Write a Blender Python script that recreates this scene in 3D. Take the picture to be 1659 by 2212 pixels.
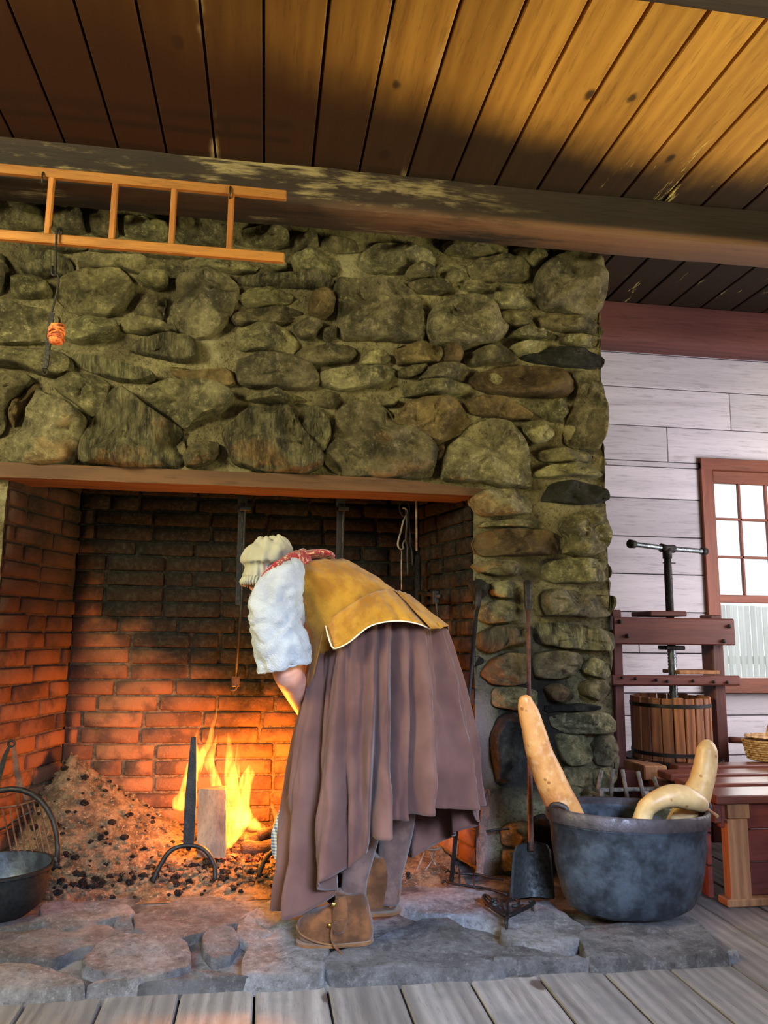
import bpy, math, random
from mathutils import Vector, Matrix, noise
for o in list(bpy.data.objects): bpy.data.objects.remove(o)
SC = bpy.context.scene
COL = SC.collection
# ------------------------------------------------------------ camera
CX, CY, FL, EYE = 829.5, 1106.0, 1676.0, 0.95          # photograph taken as 1659 x 2212
AX = Vector((0.98865838, 0.0343684, 0.14619653)).normalized()   # room X axis seen by the camera (right, down, forward)
AY = Vector((-0.14977299, 0.15384419, 0.97667805)).normalized()
AZ = Vector((0.01107537, -0.98749723, 0.1572468)).normalized()
cd = bpy.data.cameras.new('camera'); cam = bpy.data.objects.new('camera', cd); COL.objects.link(cam)
cd.sensor_width = 36; cd.lens = FL / 2212 * 36; cd.clip_start = .05; cd.clip_end = 200
rt = Vector((AX.x, AY.x, AZ.x)); dn = Vector((AX.y, AY.y, AZ.y)); fw = Vector((AX.z, AY.z, AZ.z))
cam.matrix_world = Matrix(((rt.x, -dn.x, -fw.x, 0), (rt.y, -dn.y, -fw.y, 0), (rt.z, -dn.z, -fw.z, EYE), (0, 0, 0, 1)))
SC.camera = cam
# ------------------------------------------------------------ world, lights, exposure
SC.view_settings.view_transform = 'Standard'; SC.view_settings.look = 'None'
SC.view_settings.exposure = 0.0; SC.view_settings.gamma = 1.0; SC.view_settings.use_curve_mapping = False
W = bpy.data.worlds.new('world'); SC.world = W; W.use_nodes = True
W.node_tree.nodes['Background'].inputs[0].default_value = (.86, .93, 1, 1)
W.node_tree.nodes['Background'].inputs[1].default_value = 1.9

def area(name, loc, target, size, size_y, energy, color, spread=None):
    d = bpy.data.lights.new(name, 'AREA'); d.shape = 'RECTANGLE'; d.size = size; d.size_y = size_y
    d.energy = energy; d.color = color
    o = bpy.data.objects.new(name, d); COL.objects.link(o); o.location = loc
    o.rotation_euler = (Vector(target) - Vector(loc)).to_track_quat('-Z', 'Y').to_euler()
    if spread: d.spread = spread
    return o
def point(name, loc, energy, color, r):
    d = bpy.data.lights.new(name, 'POINT'); d.energy = energy; d.color = color; d.shadow_soft_size = r
    o = bpy.data.objects.new(name, d); COL.objects.link(o); o.location = loc
    return o
area('daylight_left_window', (-2.3, .7, 2.25), (.5, 3.2, 1.5), .7, .6, 168, (1, .93, .52))
area('daylight_front_door', (-.6, -1.9, 1.5), (.3, 3.2, 1.6), 1.2, 1.9, 16, (1, .92, .70))
area('hearth_cool_fill', (.9, -2.0, 2.1), (.35, 2.45, 0), 1.3, .6, 40, (.52, .70, 1), .62)  # added cool fill light, spread narrowed to stay on the hearth
area('daylight_right_window', (3.2, .9, 1.25), (.8, 1.6, 2.7), 1.1, 1.0, 66, (1, .92, .44), 1.7)
area('daylight_right_far_window', (3.2, 2.9, 1.3), (1.9, 4.0, 1.4), .9, 1.2, 46, (1, .95, 1))
sd = bpy.data.lights.new('sun', 'SUN'); sd.energy = 2.6; sd.color = (1, .97, .92); sd.angle = .5
so_ = bpy.data.objects.new('sun', sd); COL.objects.link(so_); so_.location = (5, 9, 6); so_.rotation_euler = Vector((-.42, -1, -.56)).to_track_quat('-Z', 'Y').to_euler()
point('fire_light', (-.02, 3.40, .34), 64, (1, .30, .024), .09)
point('fire_light_low', (-.30, 3.34, .22), 9, (1, .25, .025), .05)

# ------------------------------------------------------------ helpers
def ray(px, py):
    c = Vector(((px - CX) / FL, (py - CY) / FL, 1.0))
    return Vector((AX.dot(c), AY.dot(c), AZ.dot(c)))
def P(px, py, Y):                       # point of the room seen at a pixel, on the plane y = Y
    r = ray(px, py); return r * (Y / r.y) + Vector((0, 0, EYE))
def G(px, py, z=0.0):                   # the same on the plane z
    r = ray(px, py); return r * ((z - EYE) / r.z) + Vector((0, 0, EYE))
def V(*a): return Vector(a)
def fr(p, s=1.0, o=4): return noise.fractal(Vector(p) * s, 1.0, 2.0, o)
def lerp(a, b, t): return a + (b - a) * t
def interp(pts, x):                     # pts sorted (x, y)
    if x <= pts[0][0]: return pts[0][1]
    for (a, b), (c, d) in zip(pts, pts[1:]):
        if x <= c: return b + (d - b) * (x - a) / (c - a) if c > a else d
    return pts[-1][1]
def catmull(p, m, closed=False):
    out = []; n = len(p)
    rng = range(n) if closed else range(n - 1)
    for i in rng:
        if closed: a, b, c, d = p[(i-1) % n], p[i], p[(i+1) % n], p[(i+2) % n]
        else: a, b, c, d = p[max(i-1, 0)], p[i], p[i+1], p[min(i+2, n-1)]
        for k in range(m):
            t = k / m
            out.append((b*2 + (c-a)*t + (a*2 - b*5 + c*4 - d)*t*t + (b*3 - a - c*3 + d)*t*t*t) * .5)
    if not closed: out.append(p[-1])
    return out

class MB:
    def __init__(s): s.v = []; s.f = []
    def add(s, vs, fs):
        n = len(s.v); s.v += [Vector(v) for v in vs]; s.f += [tuple(i + n for i in f) for f in fs]; return s
    def box(s, c, size, b=.004, rot=None, jit=0, seed=0):
        c = Vector(c); hx, hy, hz = [q / 2 for q in size]; b = min(b, hx * .9, hy * .9, hz * .9)
        rnd = random.Random(seed); vs = []; idx = {}
        for sx in (-1, 1):
            for sy in (-1, 1):
                for sz in (-1, 1):
                    j = V(rnd.uniform(-jit, jit), rnd.uniform(-jit, jit), rnd.uniform(-jit, jit))
                    for ax in range(3):
                        h = [hx - b, hy - b, hz - b]; h[ax] += b
                        idx[(sx, sy, sz, ax)] = len(vs)
                        p = V(sx * h[0], sy * h[1], sz * h[2]) + j
                        vs.append(c + (rot @ p if rot else p))
        fs = []
        for ax in range(3):
            o1, o2 = [(1, 2), (2, 0), (0, 1)][ax]
            for sg in (-1, 1):
                q = []
                for a, b_ in ((-1, -1), (1, -1), (1, 1), (-1, 1)):
                    t = [0, 0, 0]; t[ax] = sg; t[o1] = a; t[o2] = b_; q.append(idx[(*t, ax)])
                fs.append(tuple(q if sg > 0 else q[::-1]))
            for a in (-1, 1):            # edges running along axis ax
                for b_ in (-1, 1):
                    t0 = [0, 0, 0]; t0[ax] = -1; t0[o1] = a; t0[o2] = b_; t1 = list(t0); t1[ax] = 1
                    q = (idx[(*t0, o1)], idx[(*t1, o1)], idx[(*t1, o2)], idx[(*t0, o2)])
                    fs.append(q if a * b_ < 0 else q[::-1])
        for sx in (-1, 1):
            for sy in (-1, 1):
                for sz in (-1, 1):
                    q = tuple(idx[(sx, sy, sz, k)] for k in range(3))
                    fs.append(q if sx * sy * sz > 0 else q[::-1])
        return s.add(vs, fs)
    def rings(s, R, cap=True, close=False):
        n = len(R[0]); vs = [p for r in R for p in r]; fs = []
        m = len(R)
        for i in range(m if close else m - 1):
            a = i * n; b = ((i + 1) % m) * n
            for k in range(n):
                k2 = (k + 1) % n; fs.append((a + k, a + k2, b + k2, b + k))
        if cap and not close:
            vs.append(sum(R[0], Vector()) / n); c0 = len(vs) - 1
            vs.append(sum(R[-1], Vector()) / n); c1 = len(vs) - 1
            for k in range(n):
                k2 = (k + 1) % n
                fs.append((c0, k2, k)); fs.append((c1, (m-1)*n + k, (m-1)*n + k2))
        return s.add(vs, fs)
    def tube(s, pts, r, n=8, close=False, flat=1.0, smooth=0, up=None):
        pts = [Vector(p) for p in pts]
        if not hasattr(r, '__len__'): r = [r] * len(pts)
        if smooth:
            rr = []
            k = len(pts); cnt = k if close else k - 1
            for i in range(cnt):
                for j in range(smooth): rr.append(lerp(r[i], r[(i+1) % k], j / smooth))
            if not close: rr.append(r[-1])
            pts = catmull(pts, smooth, close); r = rr
        m = len(pts); R = []; nrm = None
        for i in range(m):
            if close: t = (pts[(i+1) % m] - pts[i-1])
            else: t = pts[min(i+1, m-1)] - pts[max(i-1, 0)]
            if t.length < 1e-9: t = V(0, 0, 1)
            t.normalize()
            if nrm is None:
                nrm = Vector(up) if up else (V(0, 1, 0) if abs(t.y) < .9 else V(1, 0, 0))
            nrm = (nrm - t * nrm.dot(t))
            if nrm.length < 1e-6: nrm = t.orthogonal()
            nrm.normalize(); bi = t.cross(nrm)
            R.append([pts[i] + (nrm * math.cos(a) * flat + bi * math.sin(a)) * r[i] for a in [2*math.pi*k/n for k in range(n)]])
        return s.rings(R, cap=not close, close=close)
    def lathe(s, c, prof, n=32, cap=True, sy=1.0, fn=None):
        c = Vector(c); R = []
        for (r, z) in prof:
            R.append([c + V(r*math.cos(a), r*math.sin(a)*sy, z) for a in [2*math.pi*k/n for k in range(n)]])
        if fn: R = [[fn(p) for p in r] for r in R]
        return s.rings(R, cap=cap)
    def grid(s, rows):
        n = len(rows[0]); vs = [p for r in rows for p in r]
        fs = [(i*n+k, i*n+k+1, (i+1)*n+k+1, (i+1)*n+k) for i in range(len(rows)-1) for k in range(n-1)]
        return s.add(vs, fs)
    def mesh(s, name, origin=Vector(), smooth=True, recalc=True):
        me = bpy.data.meshes.new(name); me.from_pydata([v - origin for v in s.v], [], s.f)
        if recalc:
            import bmesh
            b = bmesh.new(); b.from_mesh(me); bmesh.ops.recalc_face_normals(b, faces=b.faces); b.to_mesh(me); b.free()
        if smooth: me.polygons.foreach_set('use_smooth', [True] * len(me.polygons))
        me.update(); return me

def tag(o, label=None, cat=None, group=None, kind=None):
    if label: o['label'] = label
    if cat: o['category'] = cat
    if group: o['group'] = group
    if kind: o['kind'] = kind
    return o
def empty(name, loc=(0, 0, 0), **k):
    o = bpy.data.objects.new(name, None); COL.objects.link(o); o.location = loc; o.empty_display_size = .05
    return tag(o, **k)
def wloc(o):
    l = Vector(o.location)
    while o.parent: o = o.parent; l += o.location
    return l
def mk(name, mb, mat, parent=None, smooth=True, recalc=True, label=None, cat=None, group=None, kind=None, angle=None, center=False):
    if isinstance(mb, MB):
        org = wloc(parent) if parent else Vector()
        lo = None
        if parent is None or center:
            xs = [v.x for v in mb.v]; ys = [v.y for v in mb.v]; zs = [v.z for v in mb.v]
            lo = V((min(xs)+max(xs))/2, (min(ys)+max(ys))/2, min(zs) if parent is None else (min(zs)+max(zs))/2)
        me = mb.mesh(name, lo if lo is not None else org, smooth, recalc)
        o = bpy.data.objects.new(name, me); COL.objects.link(o)
        if lo is not None: o.location = lo - org
    else:
        me = mb; o = bpy.data.objects.new(name, me); COL.objects.link(o)
        if parent: o.location = -wloc(parent)
    if parent: o.parent = parent
    if angle is not None: me.set_sharp_from_angle(angle=math.radians(angle))
    if mat and not me.materials: me.materials.append(mat)
    return tag(o, label, cat, group, kind)

# ------------------------------------------------------------ materials
class N:
    def __init__(s, name, rough=.85, metal=0.0, spec=.5):
        s.m = bpy.data.materials.new(name); s.m.use_nodes = True; s.t = s.m.node_tree
        s.b = s.t.nodes['Principled BSDF']; s.b.inputs['Roughness'].default_value = rough
        s.b.inputs['Metallic'].default_value = metal; s.b.inputs['Specular IOR Level'].default_value = spec
    def n(s, t, **k):
        x = s.t.nodes.new(t)
        for a, b in k.items(): setattr(x, a, b)
        return x
    def l(s, a, b): s.t.links.new(a, b)
    def put(s, inp, v):
        if hasattr(v, 'links') or hasattr(v, 'is_linked'): s.l(v, inp)
        else: inp.default_value = v
    def math(s, op, a, b=0.0, clamp=False):
        x = s.n('ShaderNodeMath', operation=op, use_clamp=clamp); s.put(x.inputs[0], a); s.put(x.inputs[1], b); return x.outputs[0]
    def coord(s, kind='pos', scale=(1, 1, 1), rnd=0.0, rot=(0, 0, 0)):
        if kind == 'pos': c = s.n('ShaderNodeNewGeometry').outputs['Position']
        else: c = s.n('ShaderNodeTexCoord').outputs['Object']
        if rnd:
            r = s.math('MULTIPLY', s.rand(), rnd)
            a = s.n('ShaderNodeVectorMath', operation='ADD'); s.l(c, a.inputs[0]); s.l(r, a.inputs[1]); c = a.outputs[0]
        m = s.n('ShaderNodeMapping'); s.l(c, m.inputs['Vector']); m.inputs['Scale'].default_value = scale; m.inputs['Rotation'].default_value = rot
        return m.outputs[0]
    def rand(s): return s.n('ShaderNodeObjectInfo').outputs['Random']
    def noise(s, c, scale, detail=5, rough=.6, dist=0.0, out='Fac'):
        x = s.n('ShaderNodeTexNoise'); s.l(c, x.inputs['Vector']); x.inputs['Scale'].default_value = scale
        x.inputs['Detail'].default_value = detail; x.inputs['Roughness'].default_value = rough; x.inputs['Distortion'].default_value = dist
        return x.outputs[out]
    def vor(s, c, scale, feature='F1', rnd=1.0):
        x = s.n('ShaderNodeTexVoronoi', feature=feature); s.l(c, x.inputs['Vector']); x.inputs['Scale'].default_value = scale
        x.inputs['Randomness'].default_value = rnd
        return x.outputs['Distance']
    def rng(s, v, a, b, c=0.0, d=1.0, smooth=True):
        x = s.n('ShaderNodeMapRange', interpolation_type='SMOOTHSTEP' if smooth else 'LINEAR'); s.put(x.inputs[0], v)
        for i, q in zip((1, 2, 3, 4), (a, b, c, d)): x.inputs[i].default_value = q
        return x.outputs[0]
    def mix(s, f, a, b, mode='MIX'):
        x = s.n('ShaderNodeMix', data_type='RGBA', blend_type=mode)
        s.put(x.inputs[0], f)
        for i, q in ((6, a), (7, b)):
            if isinstance(q, (tuple, list)): x.inputs[i].default_value = (*q[:3], 1)
            else: s.l(q, x.inputs[i])
        return x.outputs[2]
    def xyz(s, c=None):
        x = s.n('ShaderNodeSeparateXYZ'); s.l(c if c is not None else s.n('ShaderNodeNewGeometry').outputs['Position'], x.inputs[0]); return x.outputs
    def color(s, c):
        if isinstance(c, (tuple, list)): s.b.inputs['Base Color'].default_value = (*c[:3], 1)
        else: s.l(c, s.b.inputs['Base Color'])
        return s
    def bump(s, h, strength=.5, dist=.01):
        x = s.n('ShaderNodeBump'); x.inputs['Strength'].default_value = strength; x.inputs['Distance'].default_value = dist
        s.l(h, x.inputs['Height']); s.l(x.outputs[0], s.b.inputs['Normal']); return s
    def add(s, a, b): return s.math('ADD', a, b)
    def mul(s, a, b): return s.math('MULTIPLY', a, b)

def c8(r, g, b):                         # picture colour 0..255 to linear
    f = lambda v: ((v/255 + .055) / 1.055) ** 2.4 if v > 10 else v/255/12.92
    return (f(r), f(g), f(b))
def rockmat(name, dark, light, accent, vein=(1, 1, 1), bump=1.0):
    a = N(name, .9, spec=.25); c = a.coord('pos', vein, rnd=9.0); c2 = a.coord('pos')
    n1 = a.noise(c, 7, 6, .65, .4); n2 = a.noise(c, 34, 8, .85); n3 = a.noise(c2, 3.0, 3)
    col = a.mix(a.rng(n1, .35, .68), dark, light)
    col = a.mix(a.mul(a.rng(n2, .5, .68), .7), col, accent)
    col = a.mix(a.mul(a.rng(n2, .49, .34), .75), col, tuple(q*.3 for q in dark))
    v = a.rng(a.rand(), 0, 1, .62, 1.28, False)
    hsv = a.n('ShaderNodeHueSaturation'); a.l(col, hsv.inputs['Color']); a.l(v, hsv.inputs['Value'])
    a.l(a.rng(a.rand(), 0, 1, .488, .512, False), hsv.inputs['Hue'])
    col = a.mix(a.mul(a.rng(n3, .55, .75), .35), hsv.outputs[0], tuple(q*1.3 for q in light))
    a.color(col); a.bump(a.add(a.mul(n1, .9), a.mul(n2, .9)), bump, .05); return a.m
M = {}
M['stone'] = rockmat('fieldstone', c8(86, 80, 58), c8(160, 148, 106), c8(222, 208, 158))
M['stone_layered'] = rockmat('layered_fieldstone', c8(62, 58, 44), c8(140, 130, 96), c8(196, 184, 142), vein=(3.2, 1, .5))
M['stone_rust'] = rockmat('rusty_fieldstone', c8(96, 80, 54), c8(150, 126, 86), c8(196, 166, 118))
M['stone_dark'] = rockmat('sooty_fieldstone', c8(34, 33, 30), c8(62, 60, 54), c8(100, 96, 86))
M['stone_grey'] = rockmat('grey_fieldstone', c8(94, 88, 66), c8(170, 158, 120), c8(228, 212, 166))
def mortar():
    a = N('mortar', .95, spec=.2); c = a.coord('pos'); x, y, z = a.xyz()
    n1 = a.noise(c, 5, 5); n2 = a.noise(c, 60, 5, .8)
    col = a.mix(a.rng(n1, .35, .65), c8(108, 98, 72), c8(160, 148, 110))
    col = a.mix(a.mul(a.rng(n2, .52, .36), .7), col, c8(50, 45, 36))
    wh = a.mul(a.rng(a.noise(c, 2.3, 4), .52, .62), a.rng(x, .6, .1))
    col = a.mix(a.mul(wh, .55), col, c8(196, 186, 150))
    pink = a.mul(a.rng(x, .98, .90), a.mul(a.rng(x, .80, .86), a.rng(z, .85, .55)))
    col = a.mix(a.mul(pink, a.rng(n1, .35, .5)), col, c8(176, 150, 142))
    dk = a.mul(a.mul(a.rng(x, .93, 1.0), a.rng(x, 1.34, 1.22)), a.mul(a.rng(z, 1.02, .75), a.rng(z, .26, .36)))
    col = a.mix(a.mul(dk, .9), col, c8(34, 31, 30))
    a.color(col); a.bump(a.add(n1, a.mul(n2, .8)), 1, .045); return a.m
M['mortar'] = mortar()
def soot(a, col, sootc):
    x, y, z = a.xyz(); c = a.coord('pos')
    dx = a.mul(a.math('SUBTRACT', x, .08), .98); dz = a.mul(a.math('SUBTRACT', z, 1.72), .94)
    r = a.math('SQRT', a.add(a.mul(dx, dx), a.mul(dz, dz)))
    r = a.add(r, a.mul(a.math('SUBTRACT', a.noise(c, 4, 5), .5), .55))
    s = a.mul(a.rng(r, 1.18, .90), .97)
    s2 = a.mul(a.mul(a.rng(x, .60, .74), a.rng(z, 1.45, 1.18)), a.rng(z, .55, .8))
    s2 = a.mul(s2, a.rng(a.noise(c, 5, 3), .38, .55))
    return a.mix(a.math('MAXIMUM', s, a.mul(s2, .9)), col, sootc)
def brick(name, isjoint=False):
    a = N(name, .92, spec=.2); c = a.coord('pos', rnd=0 if isjoint else 5.0)
    n1 = a.noise(c, 6, 4); n2 = a.noise(c, 45, 5, .75)
    if isjoint: col = a.mix(a.rng(n2, .35, .65), c8(66, 50, 40), c8(112, 90, 70))
    else:
        col = a.mix(a.rng(a.rand(), 0, 1, 0, 1, False), c8(108, 70, 48), c8(134, 90, 60))
        col = a.mix(a.mul(a.rng(n1, .45, .62), .7), col, c8(52, 38, 33))
        col = a.mix(a.mul(a.rng(n2, .55, .72), .4), col, c8(150, 110, 84))
    x_, y_, z_ = a.xyz()
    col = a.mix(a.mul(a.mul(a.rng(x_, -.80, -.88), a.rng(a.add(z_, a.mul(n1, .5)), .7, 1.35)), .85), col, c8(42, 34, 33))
    col = soot(a, col, a.mix(a.rng(n2, .42, .7), c8(6, 7, 7), c8(34, 36, 33)))
    a.color(col); a.bump(a.add(a.mul(n1, .5), n2), .9, .012); return a.m
M['brick'] = brick('old_brick'); M['joint'] = brick('brick_joint', True)
def wood(name, dark, light, axis='y', rough=.7, grain=1.0, rnd=31.0, bump=.35, knots=None, kind='obj', dirt=None, spec=.35, rings=True):
    a = N(name, rough, spec=spec)
    st = {'x': (.09, 1, 1), 'y': (1, .09, 1), 'z': (1, 1, .09)}[axis]
    c = a.coord(kind, st, rnd=rnd)
    n1 = a.noise(c, 9*grain, 4, .6, .9); n2 = a.noise(c, 90*grain, 4, .7)
    f = a.rng(n1, .3, .7)
    if rings:
        w = a.n('ShaderNodeTexWave', wave_type='BANDS', bands_direction='X' if axis != 'x' else 'Y'); a.l(c, w.inputs['Vector'])
        w.inputs['Scale'].default_value = 7*grain; w.inputs['Distortion'].default_value = 11; w.inputs['Detail'].default_value = 3; w.inputs['Detail Scale'].default_value = .7
        f = a.add(a.mul(f, .55), a.mul(w.outputs['Fac'], .45))
    col = a.mix(f, dark, light)
    col = a.mix(a.mul(a.rng(n2, .5, .3), .45), col, tuple(q*.45 for q in dark))
    v = a.rng(a.rand(), 0, 1, .82, 1.15, False)
    hsv = a.n('ShaderNodeHueSaturation'); a.l(col, hsv.inputs['Color']); a.l(v, hsv.inputs['Value']); col = hsv.outputs[0]
    if knots:
        kc = a.coord(kind, (1.7, 1.0, 0.0), rnd=rnd)
        d = a.add(a.vor(kc, 2.7), a.mul(a.math('SUBTRACT', a.noise(a.coord(kind), 30, 3), .5), .06))
        col = a.mix(a.mul(a.rng(d, .115, .07), .9), col, knots)
    if dirt: col = dirt(a, col)
    a.color(col); a.bump(a.add(a.mul(f, .6), a.mul(n2, .8)), bump, .006); return a.m
def ceil_tone_stain(a, col):
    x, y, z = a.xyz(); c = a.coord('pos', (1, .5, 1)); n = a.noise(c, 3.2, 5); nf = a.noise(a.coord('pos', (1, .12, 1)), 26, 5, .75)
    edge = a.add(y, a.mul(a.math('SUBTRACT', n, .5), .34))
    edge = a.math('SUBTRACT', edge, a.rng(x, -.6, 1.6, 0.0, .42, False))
    s = a.mul(a.rng(edge, 2.0, 2.36), .96)  # planks darker towards the beam, with a ragged edge
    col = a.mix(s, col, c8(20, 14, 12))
    lf = a.mul(a.rng(x, 1.0, -.55), .94)  # planks also darker towards the left
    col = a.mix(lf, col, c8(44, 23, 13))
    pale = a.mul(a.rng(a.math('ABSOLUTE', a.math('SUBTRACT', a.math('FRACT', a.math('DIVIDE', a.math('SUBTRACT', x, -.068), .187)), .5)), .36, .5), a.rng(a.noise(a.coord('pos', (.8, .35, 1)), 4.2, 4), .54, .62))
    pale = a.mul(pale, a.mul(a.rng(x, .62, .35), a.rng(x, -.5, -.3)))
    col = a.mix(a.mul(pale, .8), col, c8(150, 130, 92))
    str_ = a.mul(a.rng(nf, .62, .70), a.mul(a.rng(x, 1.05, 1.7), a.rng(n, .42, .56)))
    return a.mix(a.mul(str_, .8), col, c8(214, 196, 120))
M['ceiling'] = wood('ceiling_plank', c8(126, 88, 36), c8(152, 112, 50), 'y', .68, .8, knots=c8(40, 26, 18), dirt=ceil_tone_stain, bump=.2, spec=.15)
def floor_dirt(a, col):
    n = a.noise(a.coord('pos'), 4.5, 5)
    return a.mix(a.mul(a.rng(n, .48, .66), .5), col, c8(86, 82, 82))
M['floor'] = wood('floor_plank', c8(90, 82, 79), c8(134, 125, 121), 'y', .6, 1.1, knots=c8(60, 44, 38), dirt=floor_dirt, bump=.6)
def beam_dirt(a, col):
    x, y, z = a.xyz(); c = a.coord('pos', (.25, 1, 1)); n = a.noise(c, 6, 6, .7); nf = a.noise(a.coord('pos', (.1, 1, 1)), 40, 4, .7)
    band = a.mul(a.rng(z, 2.72, 2.68), a.rng(a.add(z, a.mul(n, .1)), 2.55, 2.70))
    m = a.mul(a.mul(a.rng(n, .50, .60), a.rng(nf, .35, .6)), a.rng(x, 1.2, .5))
    col = a.mix(a.mul(m, .75), col, c8(136, 120, 88))
    edge = a.mul(a.rng(z, 2.655, 2.625), a.mul(a.rng(n, .34, .5), a.rng(x, -.3, 1.2, .12, 1)))
    return a.mix(a.mul(edge, .4), col, c8(128, 88, 60))
M['beam'] = wood('beam_wood', c8(22, 14, 11), c8(38, 24, 18), 'x', .75, .7, bump=.5, kind='pos', rnd=0, dirt=beam_dirt)
M['header'] = wood('header_wood', c8(78, 42, 40), c8(104, 60, 54), 'x', .75, .8, bump=.3)
M['lintel'] = wood('lintel_wood', c8(66, 44, 32), c8(104, 72, 50), 'x', .8, .8, bump=.4)
M['ladder'] = wood('ladder_wood', c8(118, 72, 28), c8(150, 100, 46), 'x', .6, 1.2, bump=.2, rings=False)
M['ladder_rung'] = wood('ladder_rung_wood', c8(124, 72, 30), c8(156, 100, 46), 'z', .6, 1.2, bump=.2, rings=False)
def white_dirt(a, col):
    n = a.noise(a.coord('pos', (.4, 1, 1)), 7, 6, .7)
    return a.mix(a.mul(a.rng(n, .58, .72), .35), col, c8(150, 138, 138))
M['white'] = wood('whitewashed_board', c8(174, 168, 174), c8(192, 186, 192), 'x', .8, .9, bump=.35, dirt=white_dirt, rings=False)
M['window'] = wood('window_frame_wood', c8(104, 56, 40), c8(132, 76, 54), 'x', .6, 1, bump=.25, rings=False)
M['windowz'] = wood('window_post_wood', c8(104, 56, 40), c8(132, 76, 54), 'z', .6, 1, bump=.25, rings=False)
M['red'] = wood('red_brown_painted_wood', c8(80, 40, 35), c8(106, 56, 47), 'x', .55, 1, bump=.25, rings=False)
M['redz'] = wood('red_brown_painted_post', c8(74, 36, 32), c8(98, 50, 42), 'z', .55, 1, bump=.25, rings=False)
M['red_gloss'] = wood('red_bench_top', c8(96, 50, 44), c8(124, 68, 58), 'x', .28, 1, bump=.08, rings=False, spec=.9)
M['stave'] = wood('press_slat_wood', c8(92, 54, 34), c8(158, 100, 62), 'z', .65, 1.4, bump=.3)
M['tan_wood'] = wood('worn_tan_wood', c8(128, 84, 56), c8(176, 124, 84), 'z', .7, 1.2, bump=.3)
M['dark_wood'] = wood('dark_board_wood', c8(84, 34, 30), c8(128, 60, 48), 'x', .6, 1, bump=.25)
M['split'] = wood('split_firewood', c8(92, 72, 55), c8(130, 104, 81), 'z', .85, 1.3, bump=.5, rings=False)
def iron(name, c1, c2, rough=.55, metal=.6, sc=14, bump=.5):
    a = N(name, rough, metal, .5); c = a.coord('obj', rnd=3.0); n1 = a.noise(c, sc, 5, .7); n2 = a.noise(c, sc*6, 4)
    a.color(a.mix(a.rng(n1, .35, .65), c1, c2)); a.bump(a.add(n1, a.mul(n2, .3)), bump, .006)
    a.l(a.rng(n2, .3, .7, rough-.12, rough+.2), a.b.inputs['Roughness']); return a.m
M['iron'] = iron('wrought_iron', c8(18, 16, 16), c8(40, 35, 34), .55, .5, 20)
M['rust'] = iron('rusty_iron', c8(66, 42, 34), c8(104, 68, 54), .7, .35, 20)
M['kettle'] = iron('cast_iron_kettle', c8(34, 37, 43), c8(68, 74, 84), .45, .45, 9, .55)
M['kettle_rim'] = iron('kettle_rim_iron', c8(48, 39, 41), c8(68, 58, 61), .5, .4, 12)
M['pot'] = iron('cast_iron_pot', c8(17, 17, 18), c8(30, 29, 28), .6, .4, 14)
M['steel'] = iron('polished_press_screw', c8(70, 74, 76), c8(120, 128, 132), .3, .9, 12, .2)
M['grate'] = iron('ashy_grate_iron', c8(72, 66, 62), c8(124, 116, 108), .85, .1, 25)
def cloth(name, c1, c2, sc=6, rough=.9, weave=260, extra=None, bump=.25, bd=.006):
    a = N(name, rough, spec=.15); c = a.coord('obj'); n = a.noise(c, sc, 4); w = a.noise(c, weave, 2)
    col = a.mix(a.rng(n, .35, .65), c1, c2)
    if extra: col = extra(a, col)
    a.color(col); a.bump(a.add(a.mul(n, .6), a.mul(w, .12 if bd > .01 else .4)), bump, bd)
    a.b.inputs['Sheen Weight'].default_value = .12
    return a.m
M['skirt'] = cloth('brown_skirt_cloth', c8(74, 47, 41), c8(92, 63, 55), 4)
M['vest'] = cloth('mustard_cotton', c8(130, 84, 18), c8(160, 112, 32), 13, bump=.8, bd=.02)
M['vest_edge'] = cloth('pale_lining', c8(206, 184, 150), c8(220, 200, 170))
M['shirt'] = cloth('white_linen', c8(146, 148, 156), c8(162, 164, 170), 16, bump=.9, bd=.03)
M['cap'] = cloth('cream_linen', c8(146, 139, 118), c8(162, 155, 134), 8, bump=.5)
def ker(a, col):
    d = a.noise(a.coord('obj'), 90, 3); return a.mix(a.rng(d, .52, .62), col, c8(176, 140, 110))
M['kerchief'] = cloth('red_print_kerchief', c8(140, 28, 34), c8(120, 50, 48), 30, extra=ker)
def ging(a, col):
    x, y, z = a.xyz(a.coord('obj', (1, 1, 1)))
    sx = a.rng(a.math('SINE', a.mul(a.add(x, y), 620)), -.2, .2); sz = a.rng(a.math('SINE', a.mul(z, 620)), -.2, .2)
    return a.mix(a.mul(a.add(sx, sz), .5), c8(84, 108, 162), c8(206, 216, 236))
M['apron'] = cloth('blue_check_cloth', (1, 1, 1), (1, 1, 1), extra=ging)
M['stocking'] = cloth('brown_knit', c8(72, 52, 46), c8(92, 68, 60), 20)
M['suede'] = cloth('brown_suede', c8(62, 35, 17), c8(96, 58, 31), 18, bump=.5)
M['sole'] = cloth('boot_sole', c8(80, 52, 30), c8(104, 70, 42), 12)
def skin():
    a = N('skin', .55, spec=.4); c = a.coord('obj'); n = a.noise(c, 12, 4)
    a.color(a.mix(a.rng(n, .35, .65), c8(206, 140, 118), c8(222, 164, 142)))
    a.b.inputs['Subsurface Weight'].default_value = .08; a.b.inputs['Subsurface Radius'].default_value = (.02, .008, .004); return a.m
M['skin'] = skin()
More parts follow.
